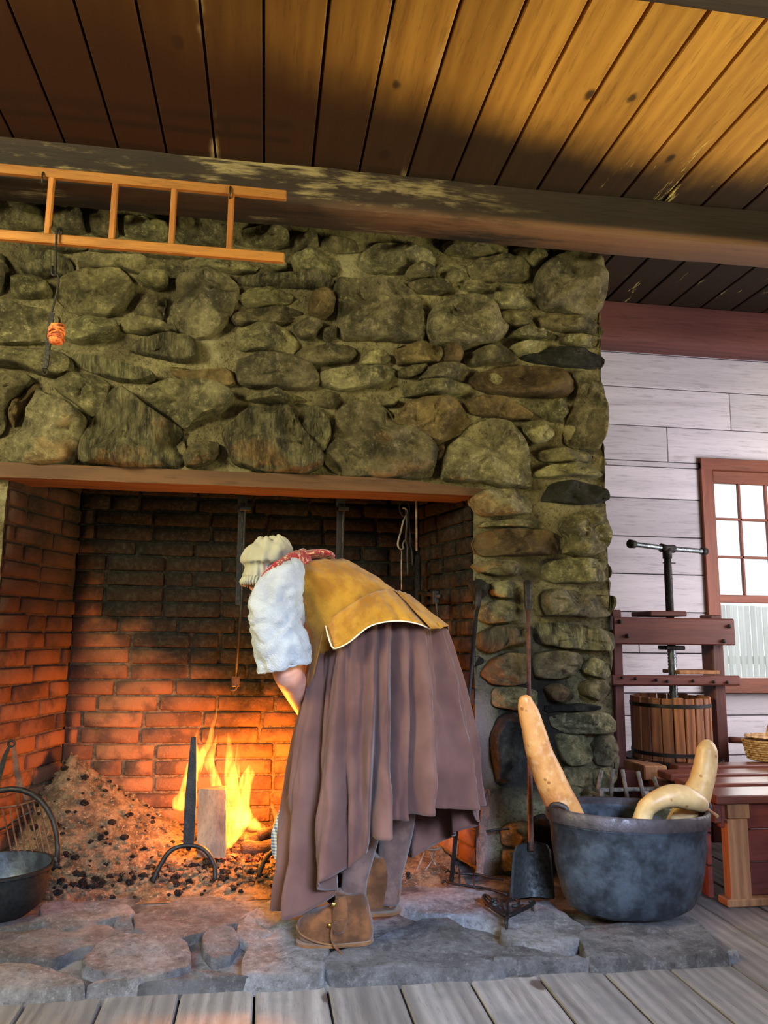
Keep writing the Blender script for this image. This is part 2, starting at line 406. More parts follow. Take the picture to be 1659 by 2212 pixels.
def gourd(name, c1, c2, spot, hi):
    a = N(name, .42, spec=.5); c = a.coord('obj'); n = a.noise(c, 9, 5); n2 = a.noise(c, 55, 4, .7); d = a.add(a.vor(c, 26), a.mul(n2, .12))
    col = a.mix(a.rng(n, .35, .62), c1, c2); col = a.mix(a.mul(a.rng(a.noise(c, 22, 4), .50, .70), .35), col, hi)
    col = a.mix(a.mul(a.rng(d, .26, .18), a.mul(a.rng(n, .42, .55), .8)), col, spot)
    a.color(col); a.bump(n2, .25, .004); return a.m
M['gourd_tall'] = gourd('mottled_gourd', c8(160, 98, 46), c8(194, 136, 78), c8(116, 66, 28), c8(224, 196, 158))
M['gourd'] = gourd('pale_gourd', c8(176, 140, 92), c8(196, 162, 116), c8(132, 84, 46), c8(232, 200, 150))
def glass():
    a = N('window_glass', .05); a.b.inputs['Transmission Weight'].default_value = 1; a.b.inputs['IOR'].default_value = 1.02
    a.b.inputs['Alpha'].default_value = .25; return a.m
M['glass'] = glass()
def ash(name, c1, c2, c3):
    a = N(name, .97, spec=.1); c = a.coord('pos'); n = a.noise(c, 16, 6, .8); n2 = a.noise(c, 90, 5, .8)
    col = a.mix(a.rng(n, .4, .6), c1, c2); col = a.mix(a.rng(n2, .56, .66), col, c3)
    a.color(col); a.bump(a.add(n, n2), 1, .02); return a.m
M['ash'] = ash('wood_ash', c8(92, 74, 58), c8(144, 118, 92), c8(198, 170, 140))
M['char'] = ash('charcoal', c8(18, 16, 16), c8(42, 36, 34), c8(110, 96, 88))
def emb():
    a = N('glowing_ember', .95); c = a.coord('pos'); n = a.noise(c, 34, 5, .75); a.color(c8(30, 22, 20))
    a.l(a.mix(a.rng(n, .5, .66), (.6, .03, .005), (1, .22, .03)), a.b.inputs['Emission Color']); a.l(a.rng(n, .46, .62, 0, 2.6), a.b.inputs['Emission Strength']); return a.m
M['ember'] = emb()
def logmat():
    a = N('charred_log', .95); c = a.coord('obj', (.3, 1, 1)); n = a.noise(c, 26, 5, .7)
    a.color(a.mix(a.rng(n, .4, .6), c8(34, 22, 18), c8(96, 62, 46))); a.bump(n, 1, .02)
    g = a.noise(a.coord('pos'), 18, 3); a.b.inputs['Emission Color'].default_value = (1, .12, .02, 1)
    a.l(a.rng(g, .60, .72, 0, 1.6), a.b.inputs['Emission Strength']); return a.m
M['log'] = logmat()
def flame():
    m = bpy.data.materials.new('flame'); m.use_nodes = True; t = m.node_tree; t.nodes.clear()
    o = t.nodes.new('ShaderNodeOutputMaterial'); e = t.nodes.new('ShaderNodeEmission'); g = t.nodes.new('ShaderNodeNewGeometry')
    mp = t.nodes.new('ShaderNodeMapping'); mp.inputs['Scale'].default_value = (1, 1, .3); t.links.new(g.outputs['Position'], mp.inputs[0])
    n = t.nodes.new('ShaderNodeTexNoise'); n.inputs['Scale'].default_value = 34; n.inputs['Detail'].default_value = 3; t.links.new(mp.outputs[0], n.inputs['Vector'])
    r = t.nodes.new('ShaderNodeMapRange'); t.links.new(n.outputs['Fac'], r.inputs[0])
    for i, v in zip((1, 2, 3, 4), (.36, .62, 6, 100)): r.inputs[i].default_value = v
    e.inputs[0].default_value = (1, .31, .035, 1); t.links.new(r.outputs[0], e.inputs[1]); t.links.new(e.outputs[0], o.inputs['Volume'])
    return m
M['flame'] = flame()
# ============================================================ THE ROOM
XL, XR, YN, YB, ZC = -2.6, 3.4, -2.2, 4.0, 2.78
YF, YK = 3.2, 3.75                      # chimney face, back of the firebox
# ---- ceiling: boards running into the room
ceil = empty('ceiling', (0, 0, ZC), kind='structure')
gaps = [-1.0, -.816, -.621, -.44, -.254, -.068, .122, .31, .503, .691, .87, 1.052, 1.233, 1.418, 1.606, 1.787, 1.976]
while gaps[0] > XL: gaps.insert(0, gaps[0] - .187)
while gaps[-1] < XR: gaps.append(gaps[-1] + .187)
for i, (a, b) in enumerate(zip(gaps, gaps[1:])):
    rnd = random.Random(i)
    m = MB().box(((a+b)/2, (YN+YB)/2, ZC + .0125 + rnd.uniform(0, .003)), (b-a-.009, YB-YN, .025), .004)
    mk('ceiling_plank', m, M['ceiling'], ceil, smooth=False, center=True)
mk('ceiling_backing', MB().box(((XL+XR)/2, (YN+YB)/2, ZC + .045), (XR-XL, YB-YN, .02), .002), M['char'], ceil, smooth=False)
# ---- floor boards
flo = empty('floor', (0, 0, 0), kind='structure')
fg = [-.579, -.387, -.191, .005, .201, .4, .6, .802, .996, 1.199]
while fg[0] > XL: fg.insert(0, fg[0] - .195)
while fg[-1] < XR: fg.append(fg[-1] + .199)
for i, (a, b) in enumerate(zip(fg, fg[1:])):
    rnd = random.Random(i + 50)
    y1 = 2.305 if b < 1.30 else YB
    m = MB().box(((a+b)/2, (YN+y1)/2, -.02 + rnd.uniform(-.002, .001)), (b-a-.007, y1-YN, .04), .004)
    mk('floor_plank', m, M['floor'], flo, smooth=False, center=True)
mk('floor_backing', MB().box(((XL+XR)/2, (YN+YB)/2, -.06), (XR-XL, YB-YN, .02), .002), M['char'], flo, smooth=False)
# ---- beams
def hewn(name, x0, x1, y0, y1, z0, z1, mat, seed, amp=.006, n=60, **k):
    R = []
    for i in range(n + 1):
        x = lerp(x0, x1, i / n); ring = []
        for (y, z) in [(y0, z0+.025), (y0+.008, z0+.008), (y0+.03, z0), (y1-.03, z0), (y1, z0+.02), (y1, z1), (y0, z1), (y0, (z0+z1)/2+.03), (y0, (z0+z1)/2-.03)]:
            d = fr((x*2.2+seed, y*5, z*5), 1, 3) * amp; e = fr((x*9+seed, y*9, z*9+3), 1, 3) * amp*.5
            ring.append(V(x, y + d + e, z + (d if z < z1-.001 else 0)))
        R.append(ring)
    return mk(name, MB().rings(R), mat, smooth=True, angle=35, **k)
hewn('trim_1', XL, XR, 2.835, 3.03, 2.612, ZC, M['beam'], 1, .012, kind='structure')
hewn('trim_2', 1.55, XR, 3.80, 3.985, 2.555, ZC - .002, M['header'], 5, .004, kind='structure')
hewn('trim_3', XL, XR, 1.55, 1.76, 2.66, ZC, M['beam'], 9, .008, kind='structure')
# ---- whitewashed back wall right of the chimney, with its window
wb = empty('wall_back', (2.4, YB, 0), kind='structure')
zb = [0, .12, .335, .543, .661, .872, 1.093, 1.30, 1.508, 1.724, 1.937, 2.141, 2.366, 2.569, ZC]
WX0, WX1, WZ0, WZ1 = 2.44, 3.22, .70, 1.905
def board(x0, x1, z0, z1, nm='wall_board', par=wb, y=YB):
    if x1 - x0 < .02 or z1 - z0 < .02: return
    mk(nm, MB().box(((x0+x1)/2, y + .0125, (z0+z1)/2), (x1-x0-.003, .025, z1-z0-.005), .0025), M['white'], par, smooth=False, center=True)
for i, (a, b) in enumerate(zip(zb, zb[1:])):
    butts = {12: [1.72], 10: [2.22], 9: [1.69], 11: [2.62], 5: [2.0], 3: [2.9]}.get(i, [])
    xs = [1.40] + butts + [XR]
    for p, q in zip(xs, xs[1:]):
        if b <= WZ0 or a >= WZ1: board(p, q, a, b); continue
        if a < WZ0: board(p, q, a, WZ0)
        if b > WZ1: board(p, q, WZ1, b)
        la, lb = max(a, WZ0), min(b, WZ1)
        board(p, min(q, WX0), la, lb); board(max(p, WX1), q, la, lb)
mk('wall_sheathing', MB().box((1.9, YB+.04, 1.38), (1.06, .02, 2.8), .002).box((2.9, YB+.04, .33), (1.0, .02, .7), .002).box((2.9, YB+.04, 2.36), (1.0, .02, .88), .002).box((3.33, YB+.04, 1.3), (.16, .02, 1.3), .002), M['char'], wb, smooth=False)
# window
w1 = empty('window_1', (2.83, YB, WZ0), kind='structure')
FR = M['window']
def wbox(nm, x0, x1, z0, z1, y0, y1, mat=None, par=w1, b=.003): return mk(nm, MB().box(((x0+x1)/2, (y0+y1)/2, (z0+z1)/2), (x1-x0, y1-y0, z1-z0), b), mat or FR, par, smooth=False, center=True)
wbox('casing', 2.402, 2.475, .70, 1.94, 3.975, 4.05, M['windowz']); wbox('casing', 3.19, 3.262, .70, 1.94, 3.975, 4.05, M['windowz'])
wbox('casing', 2.402, 3.262, 1.90, 1.965, 3.972, 4.05); wbox('window_sill', 2.38, 3.28, .665, .745, 3.93, 4.06)
s1 = wbox('sash_rail', 2.475, 3.19, 1.152, 1.196, 4.0, 4.035); wbox('sash_rail', 2.475, 3.19, 1.83, 1.90, 4.005, 4.04)
wbox('sash_stile', 2.475, 2.497, .745, 1.9, 4.005, 4.04, M['windowz']); wbox('sash_stile', 3.168, 3.19, .745, 1.9, 4.005, 4.04, M['windowz'])
for x in (2.652, 2.82, 2.99): wbox('muntin', x-.007, x+.007, 1.196, 1.83, 4.008, 4.03, M['windowz'], b=.002)
for z in (1.408, 1.624): wbox('muntin', 2.497, 3.168, z-.007, z+.007, 4.008, 4.03, b=.002)
for za, zb_ in ((1.196, 1.401), (1.415, 1.617), (1.631, 1.83)):
    for xa, xb in ((2.497, 2.645), (2.659, 2.813), (2.827, 2.983), (2.997, 3.168)):
        wbox('window_pane', xa, xb, za, zb_, 4.018, 4.021, M['glass'], b=.0005)
wbox('lower_pane', 2.497, 3.168, .745, 1.152, 4.018, 4.021, M['glass'], b=.0005)
# garden fence outside the window
fe = empty('garden_fence', (4.6, 7.2, 0), label='pale weathered board fence standing outside the window', cat='fence')
a_ = N('pale_fence_board', .9); a_.color(a_.mix(a_.rng(a_.noise(a_.coord('obj', (1, 1, .1), rnd=9), 12), .35, .65), c8(196, 194, 192), c8(222, 220, 218))); M['fence'] = a_.m
for i in range(26):
    rnd = random.Random(i); x = 3.3 + i * .13
    mk('picket', MB().box((x, 7.2, .62), (.115, .02, 1.34 + rnd.uniform(-.04, .04)), .004), M['fence'], fe, smooth=False, center=True)
for z in (.3, .75): mk('fence_rail', MB().box((4.9, 7.23, z), (3.4, .04, .08), .004), M['fence'], fe, smooth=False)
gr = N('garden_ground', .95); gr.color(gr.mix(gr.rng(gr.noise(gr.coord('pos'), 5), .4, .6), c8(120, 130, 84), c8(160, 160, 120)))
mk('garden_ground', MB().box((5, 8.2, -.1), (9, 8.2, .04), .002), gr.m, smooth=False, kind='structure')
# unseen sides of the room
for nm, x in (('wall_left', XL - .013), ('wall_right', XR + .013)):
    w = empty(nm, (x, 0, 0), kind='structure')
    for i, (a, b) in enumerate(zip(zb, zb[1:])):
        mk('wall_board', MB().box((x, (YN+YB)/2, (a+b)/2), (.025, YB-YN, b-a-.003), .002), M['white'], w, smooth=False, center=True)
w = empty('wall_front', (0, YN, 0), kind='structure')
for a, b in zip(zb, zb[1:]): mk('wall_board', MB().box(((XL+XR)/2, YN-.013, (a+b)/2), (XR-XL, .025, b-a-.003), .002), M['white'], w, smooth=False, center=True)

# ============================================================ FIREPLACE
fp = empty('fireplace', (0, YF, 0), label='great fieldstone fireplace with brick-lined open firebox and timber lintel', cat='fireplace')
XE, JL, JR, LZ = 1.475, -1.03, .872, 1.60        # right edge, left and right jamb, lintel
CLX, CRX = -.871, .738
def mort_y(x, z): return YF + .020 + fr((x, 0, z), 5, 4) * .016 - abs(fr((x, 7, z), 16, 4)) * .012
mo = MB(); st = .022
def mpatch(x0, x1, z0, z1):
    nx, nz = max(2, int((x1-x0)/st)), max(2, int((z1-z0)/st))
    mo.grid([[V(lerp(x0, x1, i/nx), mort_y(lerp(x0, x1, i/nx), lerp(z0, z1, k/nz)), lerp(z0, z1, k/nz)) for i in range(nx+1)] for k in range(nz+1)])
mpatch(-2.3, XE, LZ - .02, ZC); mpatch(JR, XE, 0, LZ - .02); mpatch(-2.3, JL, 0, LZ - .02)
nz = 60
mo.grid([[V(XE + fr((3, y, z/nz*ZC), 5, 3)*.012, y, z/nz*ZC) for y in [YF+.01 + (YB-YF-.02)*j/16 for j in range(17)]] for z in range(nz+1)])
mo.box(((XL+XE)/2-.05, 3.9, 1.39), (XE-XL-.15, .18, 2.78), .002); mo.box(((XL+XE)/2-.05, 3.6, 2.55), (XE-XL-.15, .7, .4), .002)
mo.box(((-2.3+JL-.04)/2, 3.5, 1.39), (JL-.04+2.3, .5, 2.78), .002); mo.box(((JR+.05+XE-.03)/2, 3.52, 1.37), (XE-.03-JR-.05, .5, 2.74), .002)
mo.box(((JL+JR)/2, YF+.10, 2.1), (JR-JL+.3, .14, 1.0), .002)
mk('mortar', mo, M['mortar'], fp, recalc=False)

def chaikin(p, c=.13):
    out = []
    for i in range(len(p)):
        a, b = p[i], p[(i+1) % len(p)]; out += [a.lerp(b, c), a.lerp(b, 1-c)]
    return out
def resample(p, n):
    L = [0]
    for i in range(len(p)): L.append(L[-1] + (p[(i+1) % len(p)] - p[i]).length)
    out = []; j = 0
    for k in range(n):
        t = L[-1] * k / n
        while L[j+1] < t: j += 1
        out.append(p[j].lerp(p[(j+1) % len(p)], (t - L[j]) / max(1e-9, L[j+1]-L[j])))
    return out
def stone(poly, fmap, H, n=30, seed=0, emb=-.06, rough=1.0, facet=True, grow=1.045, prof=None):
    """boulder face: closed outline (2D) raised by H through fmap(u, v, h)"""
    q = resample(chaikin([Vector(p) for p in poly]), n); c = sum(q, Vector((0, 0))) / n
    size = sum((p - c).length for p in q) / n
    prof = prof or [(1.015, emb), (1.005, 0.0), (.985, .55), (.95, .80), (.90, .92), (.82, .98), (.72, 1.0), (.60, 1.05), (.48, 1.02), (.35, 1.05), (.22, 1.02), (.10, 1.05)]
    rp_ = random.Random(seed*7+1); pls = [(rp_.uniform(.78, 1.25), rp_.uniform(-1, 1)*.75/max(size, .02), rp_.uniform(-1, 1)*.75/max(size, .02)) for _ in range(6)]
    R = []; tilt = (fr((seed*1.7, 1, 2)), fr((seed*2.3, 4, 5)))
    for s, h in prof:
        ring = []
        for p in q:
            d = (p - c) * s * grow; u, v = c + d
            j = fr((u*9, v*9, seed), 1, 3)
            hh = h if h < 0 else 0
            if h >= 0:
                k = min(1, h)
                hv = h*H if not facet else min([h*1.12] + [pa_ + pb2*d.x + pc_*d.y for pa_, pb2, pc_ in pls]) * H * (.55 + .45*min(1, h)) + .12*H*rough
                hv += k * H * (.7*fr((u*5, v*5, seed*3.1), 1, 3) + 1.3*(noise.voronoi(Vector((u*7, v*9, seed)))[0][0] - .32)) * rough
                hv -= k * .012 * rough * max(0, .16 - abs(fr((u*9+3, v*13, seed*1.3), 1, 3)))/.16 * (1 if size > .06 else .4)
                hv += k * .007 * fr((u*30, v*30, seed), 1, 4) * rough
                hv += k * H * .5 * (tilt[0]*d.x + tilt[1]*d.y) / max(size, .01)
                hh = max(hv, -.004) if k < .6 else hv
            e = (1 if abs(s-1) < .05 else .6) * .05 * size * j
            dl = d.length or 1
            ring.append(fmap(u + d.x/dl*e, v + d.y/dl*e, hh))
        R.append(ring)
    mb = MB(); m = len(R); vs = [p for r in R for p in r]; fs = []
    for i in range(m-1):
        for k in range(n): fs.append((i*n+k, i*n+(k+1) % n, (i+1)*n+(k+1) % n, (i+1)*n+k))
    vs.append(sum(R[-1], Vector())/n)
    for k in range(n): fs.append(((m-1)*n+k, (m-1)*n+(k+1) % n, len(vs)-1))
    return mb.add(vs, fs)
TR = {'A': (0, 500, 2.37), 'B': (650, 500, 2.37), 'C': (0, 0, 2.37), 'D': (850, 1020, 3.252), 'E': (1080, 1480, 2.865), 'F': (0, 1480, 2.592), 'G': (560, 1600, 2.5136)}
def tp(k, pts):
    o = TR[k]; return [(o[0] + x/o[2], o[1] + y/o[2]) for x, y in zip(pts[::2], pts[1::2])]
ST = '''A n -40 110 25 130 45 190 40 250 10 310 -40 320
A L 105 115 150 95 230 115 320 125 362 160 370 210 340 235 270 215 190 240 120 215 95 160
A n 75 250 170 235 240 260 265 310 235 340 150 345 65 335 55 310
A n 340 225 440 205 600 195 650 225 690 290 660 350 630 400 560 430 420 425 340 400 295 340 300 280
A n 430 150 520 135 700 150 850 165 950 185 970 210 900 235 760 225 620 195 480 195 415 190
A n 720 225 800 225 865 240 850 290 800 300 735 275 690 240
A n 720 370 760 330 820 335 855 355 840 430 830 465 760 460 690 435 685 405
A g 985 200 1060 190 1160 225 1215 280 1225 340 1190 420 1130 500 1080 535 990 540 920 510 890 440 905 330 905 250
A n -60 390 120 395 240 405 290 440 290 520 240 565 100 570 -60 570
A n 350 460 420 440 500 450 590 470 615 500 580 540 500 565 400 575 345 555 335 500
A n 620 470 680 460 800 480 870 505 860 530 760 530 650 515 615 500
A L 700 570 790 545 880 540 1000 555 1010 600 1005 660 930 670 850 655 760 640 660 610
A n -50 630 20 615 130 605 230 615 330 630 370 670 365 720 330 745 230 740 120 700 20 695 -50 690
A L 400 625 470 640 560 680 680 700 780 735 800 760 720 775 600 765 470 720 400 690 380 640
A r 870 690 950 700 1040 720 1150 700 1190 730 1205 785 1150 790 1060 790 950 770 885 730
A L 1220 240 1260 225 1400 230 1560 240 1659 250 1715 262 1710 295 1659 290 1500 285 1340 280 1240 265
A n 1230 330 1280 290 1350 290 1450 320 1500 340 1480 370 1380 385 1270 385 1225 350
A n 1200 440 1280 400 1400 395 1500 400 1550 420 1530 450 1450 478 1340 480 1230 485 1190 465
A n 1215 510 1300 490 1420 490 1490 520 1525 570 1520 600 1500 640 1430 610 1330 600 1250 610 1200 580
A g 1225 665 1330 650 1480 655 1580 670 1630 730 1630 780 1560 805 1420 802 1280 797 1230 770 1215 710
A n 1240 855 1320 830 1440 825 1540 845 1560 865 1450 880 1300 870
A n 1500 480 1580 460 1640 470 1650 500 1610 545 1550 555 1515 530
A n -60 740 90 740 160 745 170 770 120 850 50 940 20 1030 -60 1050
A r 185 765 210 790 160 870 100 960 60 1020 35 1000 100 890
A g 215 820 260 860 360 900 440 960 445 1020 430 1090 410 1150 360 1185 230 1200 120 1190 30 1160 35 1080 110 1040 150 960 170 880
A n 300 770 380 740 500 745 570 790 560 850 500 940 470 950 400 890 320 840 280 800
A L 585 830 640 815 690 850 760 920 850 980 930 1020 940 1110 930 1200 830 1215 640 1210 480 1190 415 1170 425 1080 470 990 540 900
A g 790 790 870 765 1000 780 1130 800 1190 840 1180 890 1120 930 1010 960 950 1015 880 960 800 900 755 850 760 815
A n 980 1100 1050 1080 1120 1085 1130 1130 1080 1190 1010 1210 950 1205 940 1150
A L 1220 950 1300 900 1400 890 1480 900 1540 1010 1600 1080 1650 1150 1640 1210 1540 1245 1440 1240 1320 1225 1210 1190 1160 1090 1140 1040
A n 1340 160 1460 150 1470 200 1400 210 1330 195
A n 1000 150 1100 140 1200 160 1320 175 1300 200 1200 210 1080 185 1000 175
A n 460 65 700 75 980 95 960 132 700 122 470 112
A n 100 30 430 40 440 85 300 100 120 90
C n -60 1060 120 1065 230 1085 230 1170 100 1180 -60 1170
C n 270 1080 420 1085 435 1190 290 1190
C n 460 1090 600 1100 605 1215 470 1200
C n 640 1110 780 1120 860 1140 850 1230 640 1215
C n 910 1140 1060 1150 1160 1160 1150 1262 1000 1250 910 1230
C n 1210 1170 1400 1170 1480 1200 1460 1270 1300 1270 1200 1240
B L -50 895 20 885 80 900 140 960 150 1060 120 1130 60 1080 0 1000
B n -40 130 60 90 180 110 200 180 180 220 60 225 -40 200
B n -30 25 80 20 90 80 -30 90
B n 110 40 280 60 300 110 200 110 100 80
B g 320 110 400 60 560 70 650 100 690 150 670 190 560 205 400 215 330 200 300 160
B g 200 250 360 245 500 260 560 310 600 370 620 440 625 530 610 570 480 555 300 550 220 545 195 480 190 380 175 290
B n 530 220 600 205 680 215 690 250 620 258 540 250
B n 540 270 640 264 760 272 780 300 740 325 640 320 580 310
B n 720 70 840 60 1000 75 1060 95 1040 130 900 130 750 110
B n 850 190 900 150 1000 138 1110 145 1180 190 1180 240 1110 262 980 258 880 240
B n 1080 90 1160 85 1240 110 1250 150 1190 190 1130 160 1090 130
B n 700 200 740 185 840 210 840 245 800 265 720 255 695 235
B g 650 440 690 380 760 345 860 350 950 390 1010 460 1040 520 990 570 900 595 830 615 760 590 680 575 640 530
B n 840 280 960 275 1100 272 1150 290 1130 320 1000 315 870 310 830 300
B n 970 332 1080 325 1170 360 1175 395 1080 398 1000 395 960 360
B n 1020 420 1060 405 1150 412 1175 460 1150 500 1080 495 1030 460
B g 1220 200 1290 140 1350 120 1440 115 1500 150 1520 240 1535 330 1520 410 1490 440 1400 425 1330 400 1240 395 1215 330 1195 260
B n 1200 450 1280 432 1400 445 1500 460 1545 500 1540 530 1450 510 1340 508 1230 490
B n 1060 530 1130 508 1250 517 1320 525 1300 550 1180 552 1070 545
B n 1070 590 1150 572 1240 575 1260 600 1200 630 1120 635 1080 615
B d 1130 640 1280 605 1400 602 1500 620 1550 650 1545 685 1480 700 1350 690 1230 675
B n 1340 540 1530 540 1520 590 1400 590 1330 570
B r 480 600 540 580 650 580 720 590 725 630 700 670 600 680 500 680 490 640
B r 745 590 800 600 820 640 810 680 735 665 740 620
B n 840 640 920 605 1050 600 1115 640 1100 660 1000 680 880 690 835 670
B n 0 600 100 590 260 585 290 630 250 665 120 680 20 680 -40 650
B n 310 640 370 615 440 620 470 650 430 685 350 693 300 690
B g 100 720 180 705 320 700 450 695 490 710 470 750 420 790 320 805 200 815 110 790 95 750
B n 500 715 560 698 650 692 620 725 560 748 505 745
B g 600 758 660 700 760 682 830 690 865 720 840 762 740 768 640 765
B r 860 760 930 720 1050 700 1180 695 1310 700 1370 740 1390 790 1360 840 1260 850 1100 840 980 830 900 800
B n 420 830 500 790 600 775 720 778 860 788 880 810 820 838 700 843 560 848 440 843
B n 390 870 460 858 500 870 480 900 410 900
B r 480 960 540 880 640 860 760 858 820 900 865 970 820 1020 760 1060 700 1085 620 1060 540 1010 490 1000
B r 830 880 900 845 1000 852 1100 890 1180 940 1170 965 1080 960 950 950 870 935
B g 210 900 300 880 400 880 465 960 480 1010 560 1022 640 1072 680 1110 685 1180 660 1250 560 1260 420 1265 260 1255 180 1230 130 1180 140 1110 180 1010
B g 860 1000 950 960 1060 985 1110 1040 1140 1140 1170 1240 1165 1310 1040 1300 880 1280 740 1270 725 1190 760 1100 820 1050
B n 1230 900 1280 875 1330 890 1350 940 1320 980 1270 970 1240 940
B n 1120 990 1190 978 1270 990 1290 1040 1250 1080 1180 1095 1130 1040
B g 1390 735 1440 720 1510 760 1535 840 1540 950 1530 1060 1500 1130 1440 1110 1360 1090 1345 1020 1375 930 1405 850 1395 780
B n 1210 1130 1300 1115 1430 1120 1500 1150 1480 1180 1360 1180 1240 1175
B n 1180 1240 1260 1200 1400 1190 1500 1210 1545 1250 1500 1262 1360 1252 1220 1260
B n 80 860 130 815 190 830 190 880 140 905 90 890
B r 40 370 60 325 130 310 175 350 165 420 110 450 45 440
B n 120 500 165 480 190 530 140 570 110 545
B r 692 1100 730 1090 728 1170 692 1180
D g 540 190 600 145 740 125 880 125 940 170 970 240 950 290 840 300 720 308 640 312 590 290
D d 1060 170 1110 80 1230 70 1380 90 1480 130 1495 200 1430 215 1300 225 1150 215 1050 200
D r 565 500 600 440 680 405 840 405 1000 410 1100 415 1140 470 1150 540 1100 580 940 585 760 590 640 590 580 560
D n 600 385 650 350 850 335 1000 335 1040 350 1090 395 900 390 700 385
D n 1180 360 1290 300 1390 270 1480 290 1505 370 1515 450 1480 540 1400 580 1290 590 1200 560 1230 470 1170 400
D n 1070 640 1200 605 1350 605 1470 620 1530 680 1520 730 1460 770 1300 780 1120 775 1050 740
D n 560 650 680 620 820 640 940 690 850 730 720 730 600 700
D n 680 780 800 760 880 790 890 850 840 885 740 885 690 860
D d 540 780 600 750 650 800 640 870 560 870
D g 1000 870 1080 820 1240 842 1400 860 1560 870 1555 930 1500 1010 1380 1020 1200 1010 1040 1010 1000 950
D n 620 930 740 900 860 920 930 960 930 1030 800 1050 660 1065 600 1020
D L 1000 1060 1180 1060 1400 1090 1540 1130 1555 1210 1500 1260 1340 1250 1150 1230 1010 1200 990 1130
D L 600 1130 700 1085 850 1065 930 1065 940 1190 800 1210 680 1270 600 1230
D r 620 1420 700 1310 800 1270 930 1275 935 1480 800 1495 690 1485
D g 990 1270 1150 1255 1280 1272 1310 1330 1260 1420 1150 1450 1000 1440 980 1350
D n 1330 1340 1400 1300 1500 1340 1530 1420 1490 1450 1380 1430 1320 1400
D n 1310 1490 1400 1450 1500 1465 1540 1520 1500 1580 1400 1600 1320 1560
D r 1060 1520 1150 1480 1250 1540 1270 1590 1200 1620 1100 1600
D g 1100 1720 1200 1695 1400 1685 1510 1695 1550 1760 1530 1820 1400 1830 1220 1830 1120 1790
D g 1390 1920 1430 1850 1520 1840 1570 1900 1570 2000 1520 2060 1420 2050 1390 1980
D n 1140 1840 1350 1850 1380 1940 1360 2040 1200 2050 1150 1950
D n 700 1520 850 1505 1000 1530 1010 1640 860 1670 700 1640
D d 730 1740 850 1690 940 1800 960 2000 960 2190 740 2200 690 2000 680 1850
D n 1080 1640 1300 1625 1450 1640 1430 1670 1200 1672 1080 1690
D n 1020 2090 1190 2065 1360 2070 1390 2210 1200 2300 1040 2260
D n 1410 2090 1550 2070 1570 2160 1500 2220 1420 2200
E g 10 890 80 850 180 850 190 990 60 1000 10 980
E g 10 1020 110 1015 110 1180 10 1170
E g 210 830 290 800 320 980 215 990
E d 300 880 500 850 560 1000 420 1080 330 1020
E n 520 640 700 700 720 860 560 840 500 740
E n 130 1030 300 1010 340 1150 200 1180 130 1120
E n 380 1120 600 1050 700 1150 600 1260 420 1240'''
def fface(u, v, h): return V(u, YF + .012 - h, v)
MAPM = {'n': 'stone', 'L': 'stone_layered', 'r': 'stone_rust', 'g': 'stone_grey', 'd': 'stone_dark'}
for i, ln in enumerate(ST.split('\n')):
    w = ln.split(); px = tp(w[0], [float(q) for q in w[2:]])
    poly = []
    for x, y in px:
        p = P(x, y, YF); poly.append((min(p.x, 1.62), min(max(p.z, .02), ZC - .05)))
    ws = [p[0] for p in poly]; hs = [p[1] for p in poly]; sz = math.sqrt((max(ws)-min(ws)) * (max(hs)-min(hs)))
    rnd = random.Random(i)
    mt = MAPM[w[1]]
    if mt in ('stone', 'stone_grey') and max(hs) < 1.0 and min(ws) > 1.0 and rnd.random() < .4: mt = 'stone_dark' if max(hs) < .7 else mt
    H = .030 + .13 * min(sz, .3) + rnd.uniform(0, .022)
    mk('stone', stone(poly, fface, H, 60 if sz > .2 else (44 if sz > .11 else 28), i + 3, emb=-.10 if max(ws) > 1.42 else -.03, rough=1.25 if w[1] in 'L' else 1.0), M[mt], fp, angle=34)
# stones of the parts beyond the frame: left of the picture and the side of the chimney
rnd = random.Random(77)
z = .05
while z < 2.7:
    h = rnd.uniform(.14, .24); x = -2.28
    while x < (-1.32 if z > 1.45 else -1.3):
        wd = rnd.uniform(.2, .36); x2 = min(x + wd, -1.2)
        pl = [(x+.01, z+.02), (x+wd*.3, z+.005), (x2-.03, z+.012), (x2-.008, z+h*.5), (x2-.03, z+h-.012), (x+wd*.4, z+h-.005), (x+.015, z+h-.03)]
        mk('stone', stone(pl, fface, rnd.uniform(.02, .05), 20, int(x*100)), M[rnd.choice(['stone', 'stone_grey', 'stone'])], fp); x += wd
    z += h
def fside(u, v, h): return V(XE + .006 + h, u, v)
z = .04
while z < 2.5:
    h = rnd.uniform(.11, .2); y = YF + .05
    while y < 3.9:
        wd = rnd.uniform(.16, .3); y2 = min(y + wd, 3.97)
        pl = [(y+.01, z+.02), (y+wd*.3, z+.005), (y2-.03, z+.012), (y2-.008, z+h*.5), (y2-.03, z+h-.012), (y+wd*.4, z+h-.005), (y+.015, z+h-.03)]
        if y2 - y > .08: mk('stone', stone(pl, fside, rnd.uniform(.015, .035), 18, int(y*100+z*10)), M[rnd.choice(['stone', 'stone_grey'])], fp)
        y += wd
    z += h
# lintel timber
R = []
for i in range(50):
    x = lerp(-2.3, .955, i/49); d = fr((x*3, 1, 1))*.006; t = .055 if x < .5 else lerp(.055, .02, (x-.5)/.455)
    R.append([V(x, 3.165+d, LZ-.055+d), V(x, 3.165+d*.5, LZ-.05+t), V(x, YF+.16, LZ-.05+t), V(x, YF+.16, LZ-.055+d)])
mk('lintel', MB().rings(R), M['lintel'], fp, angle=30)
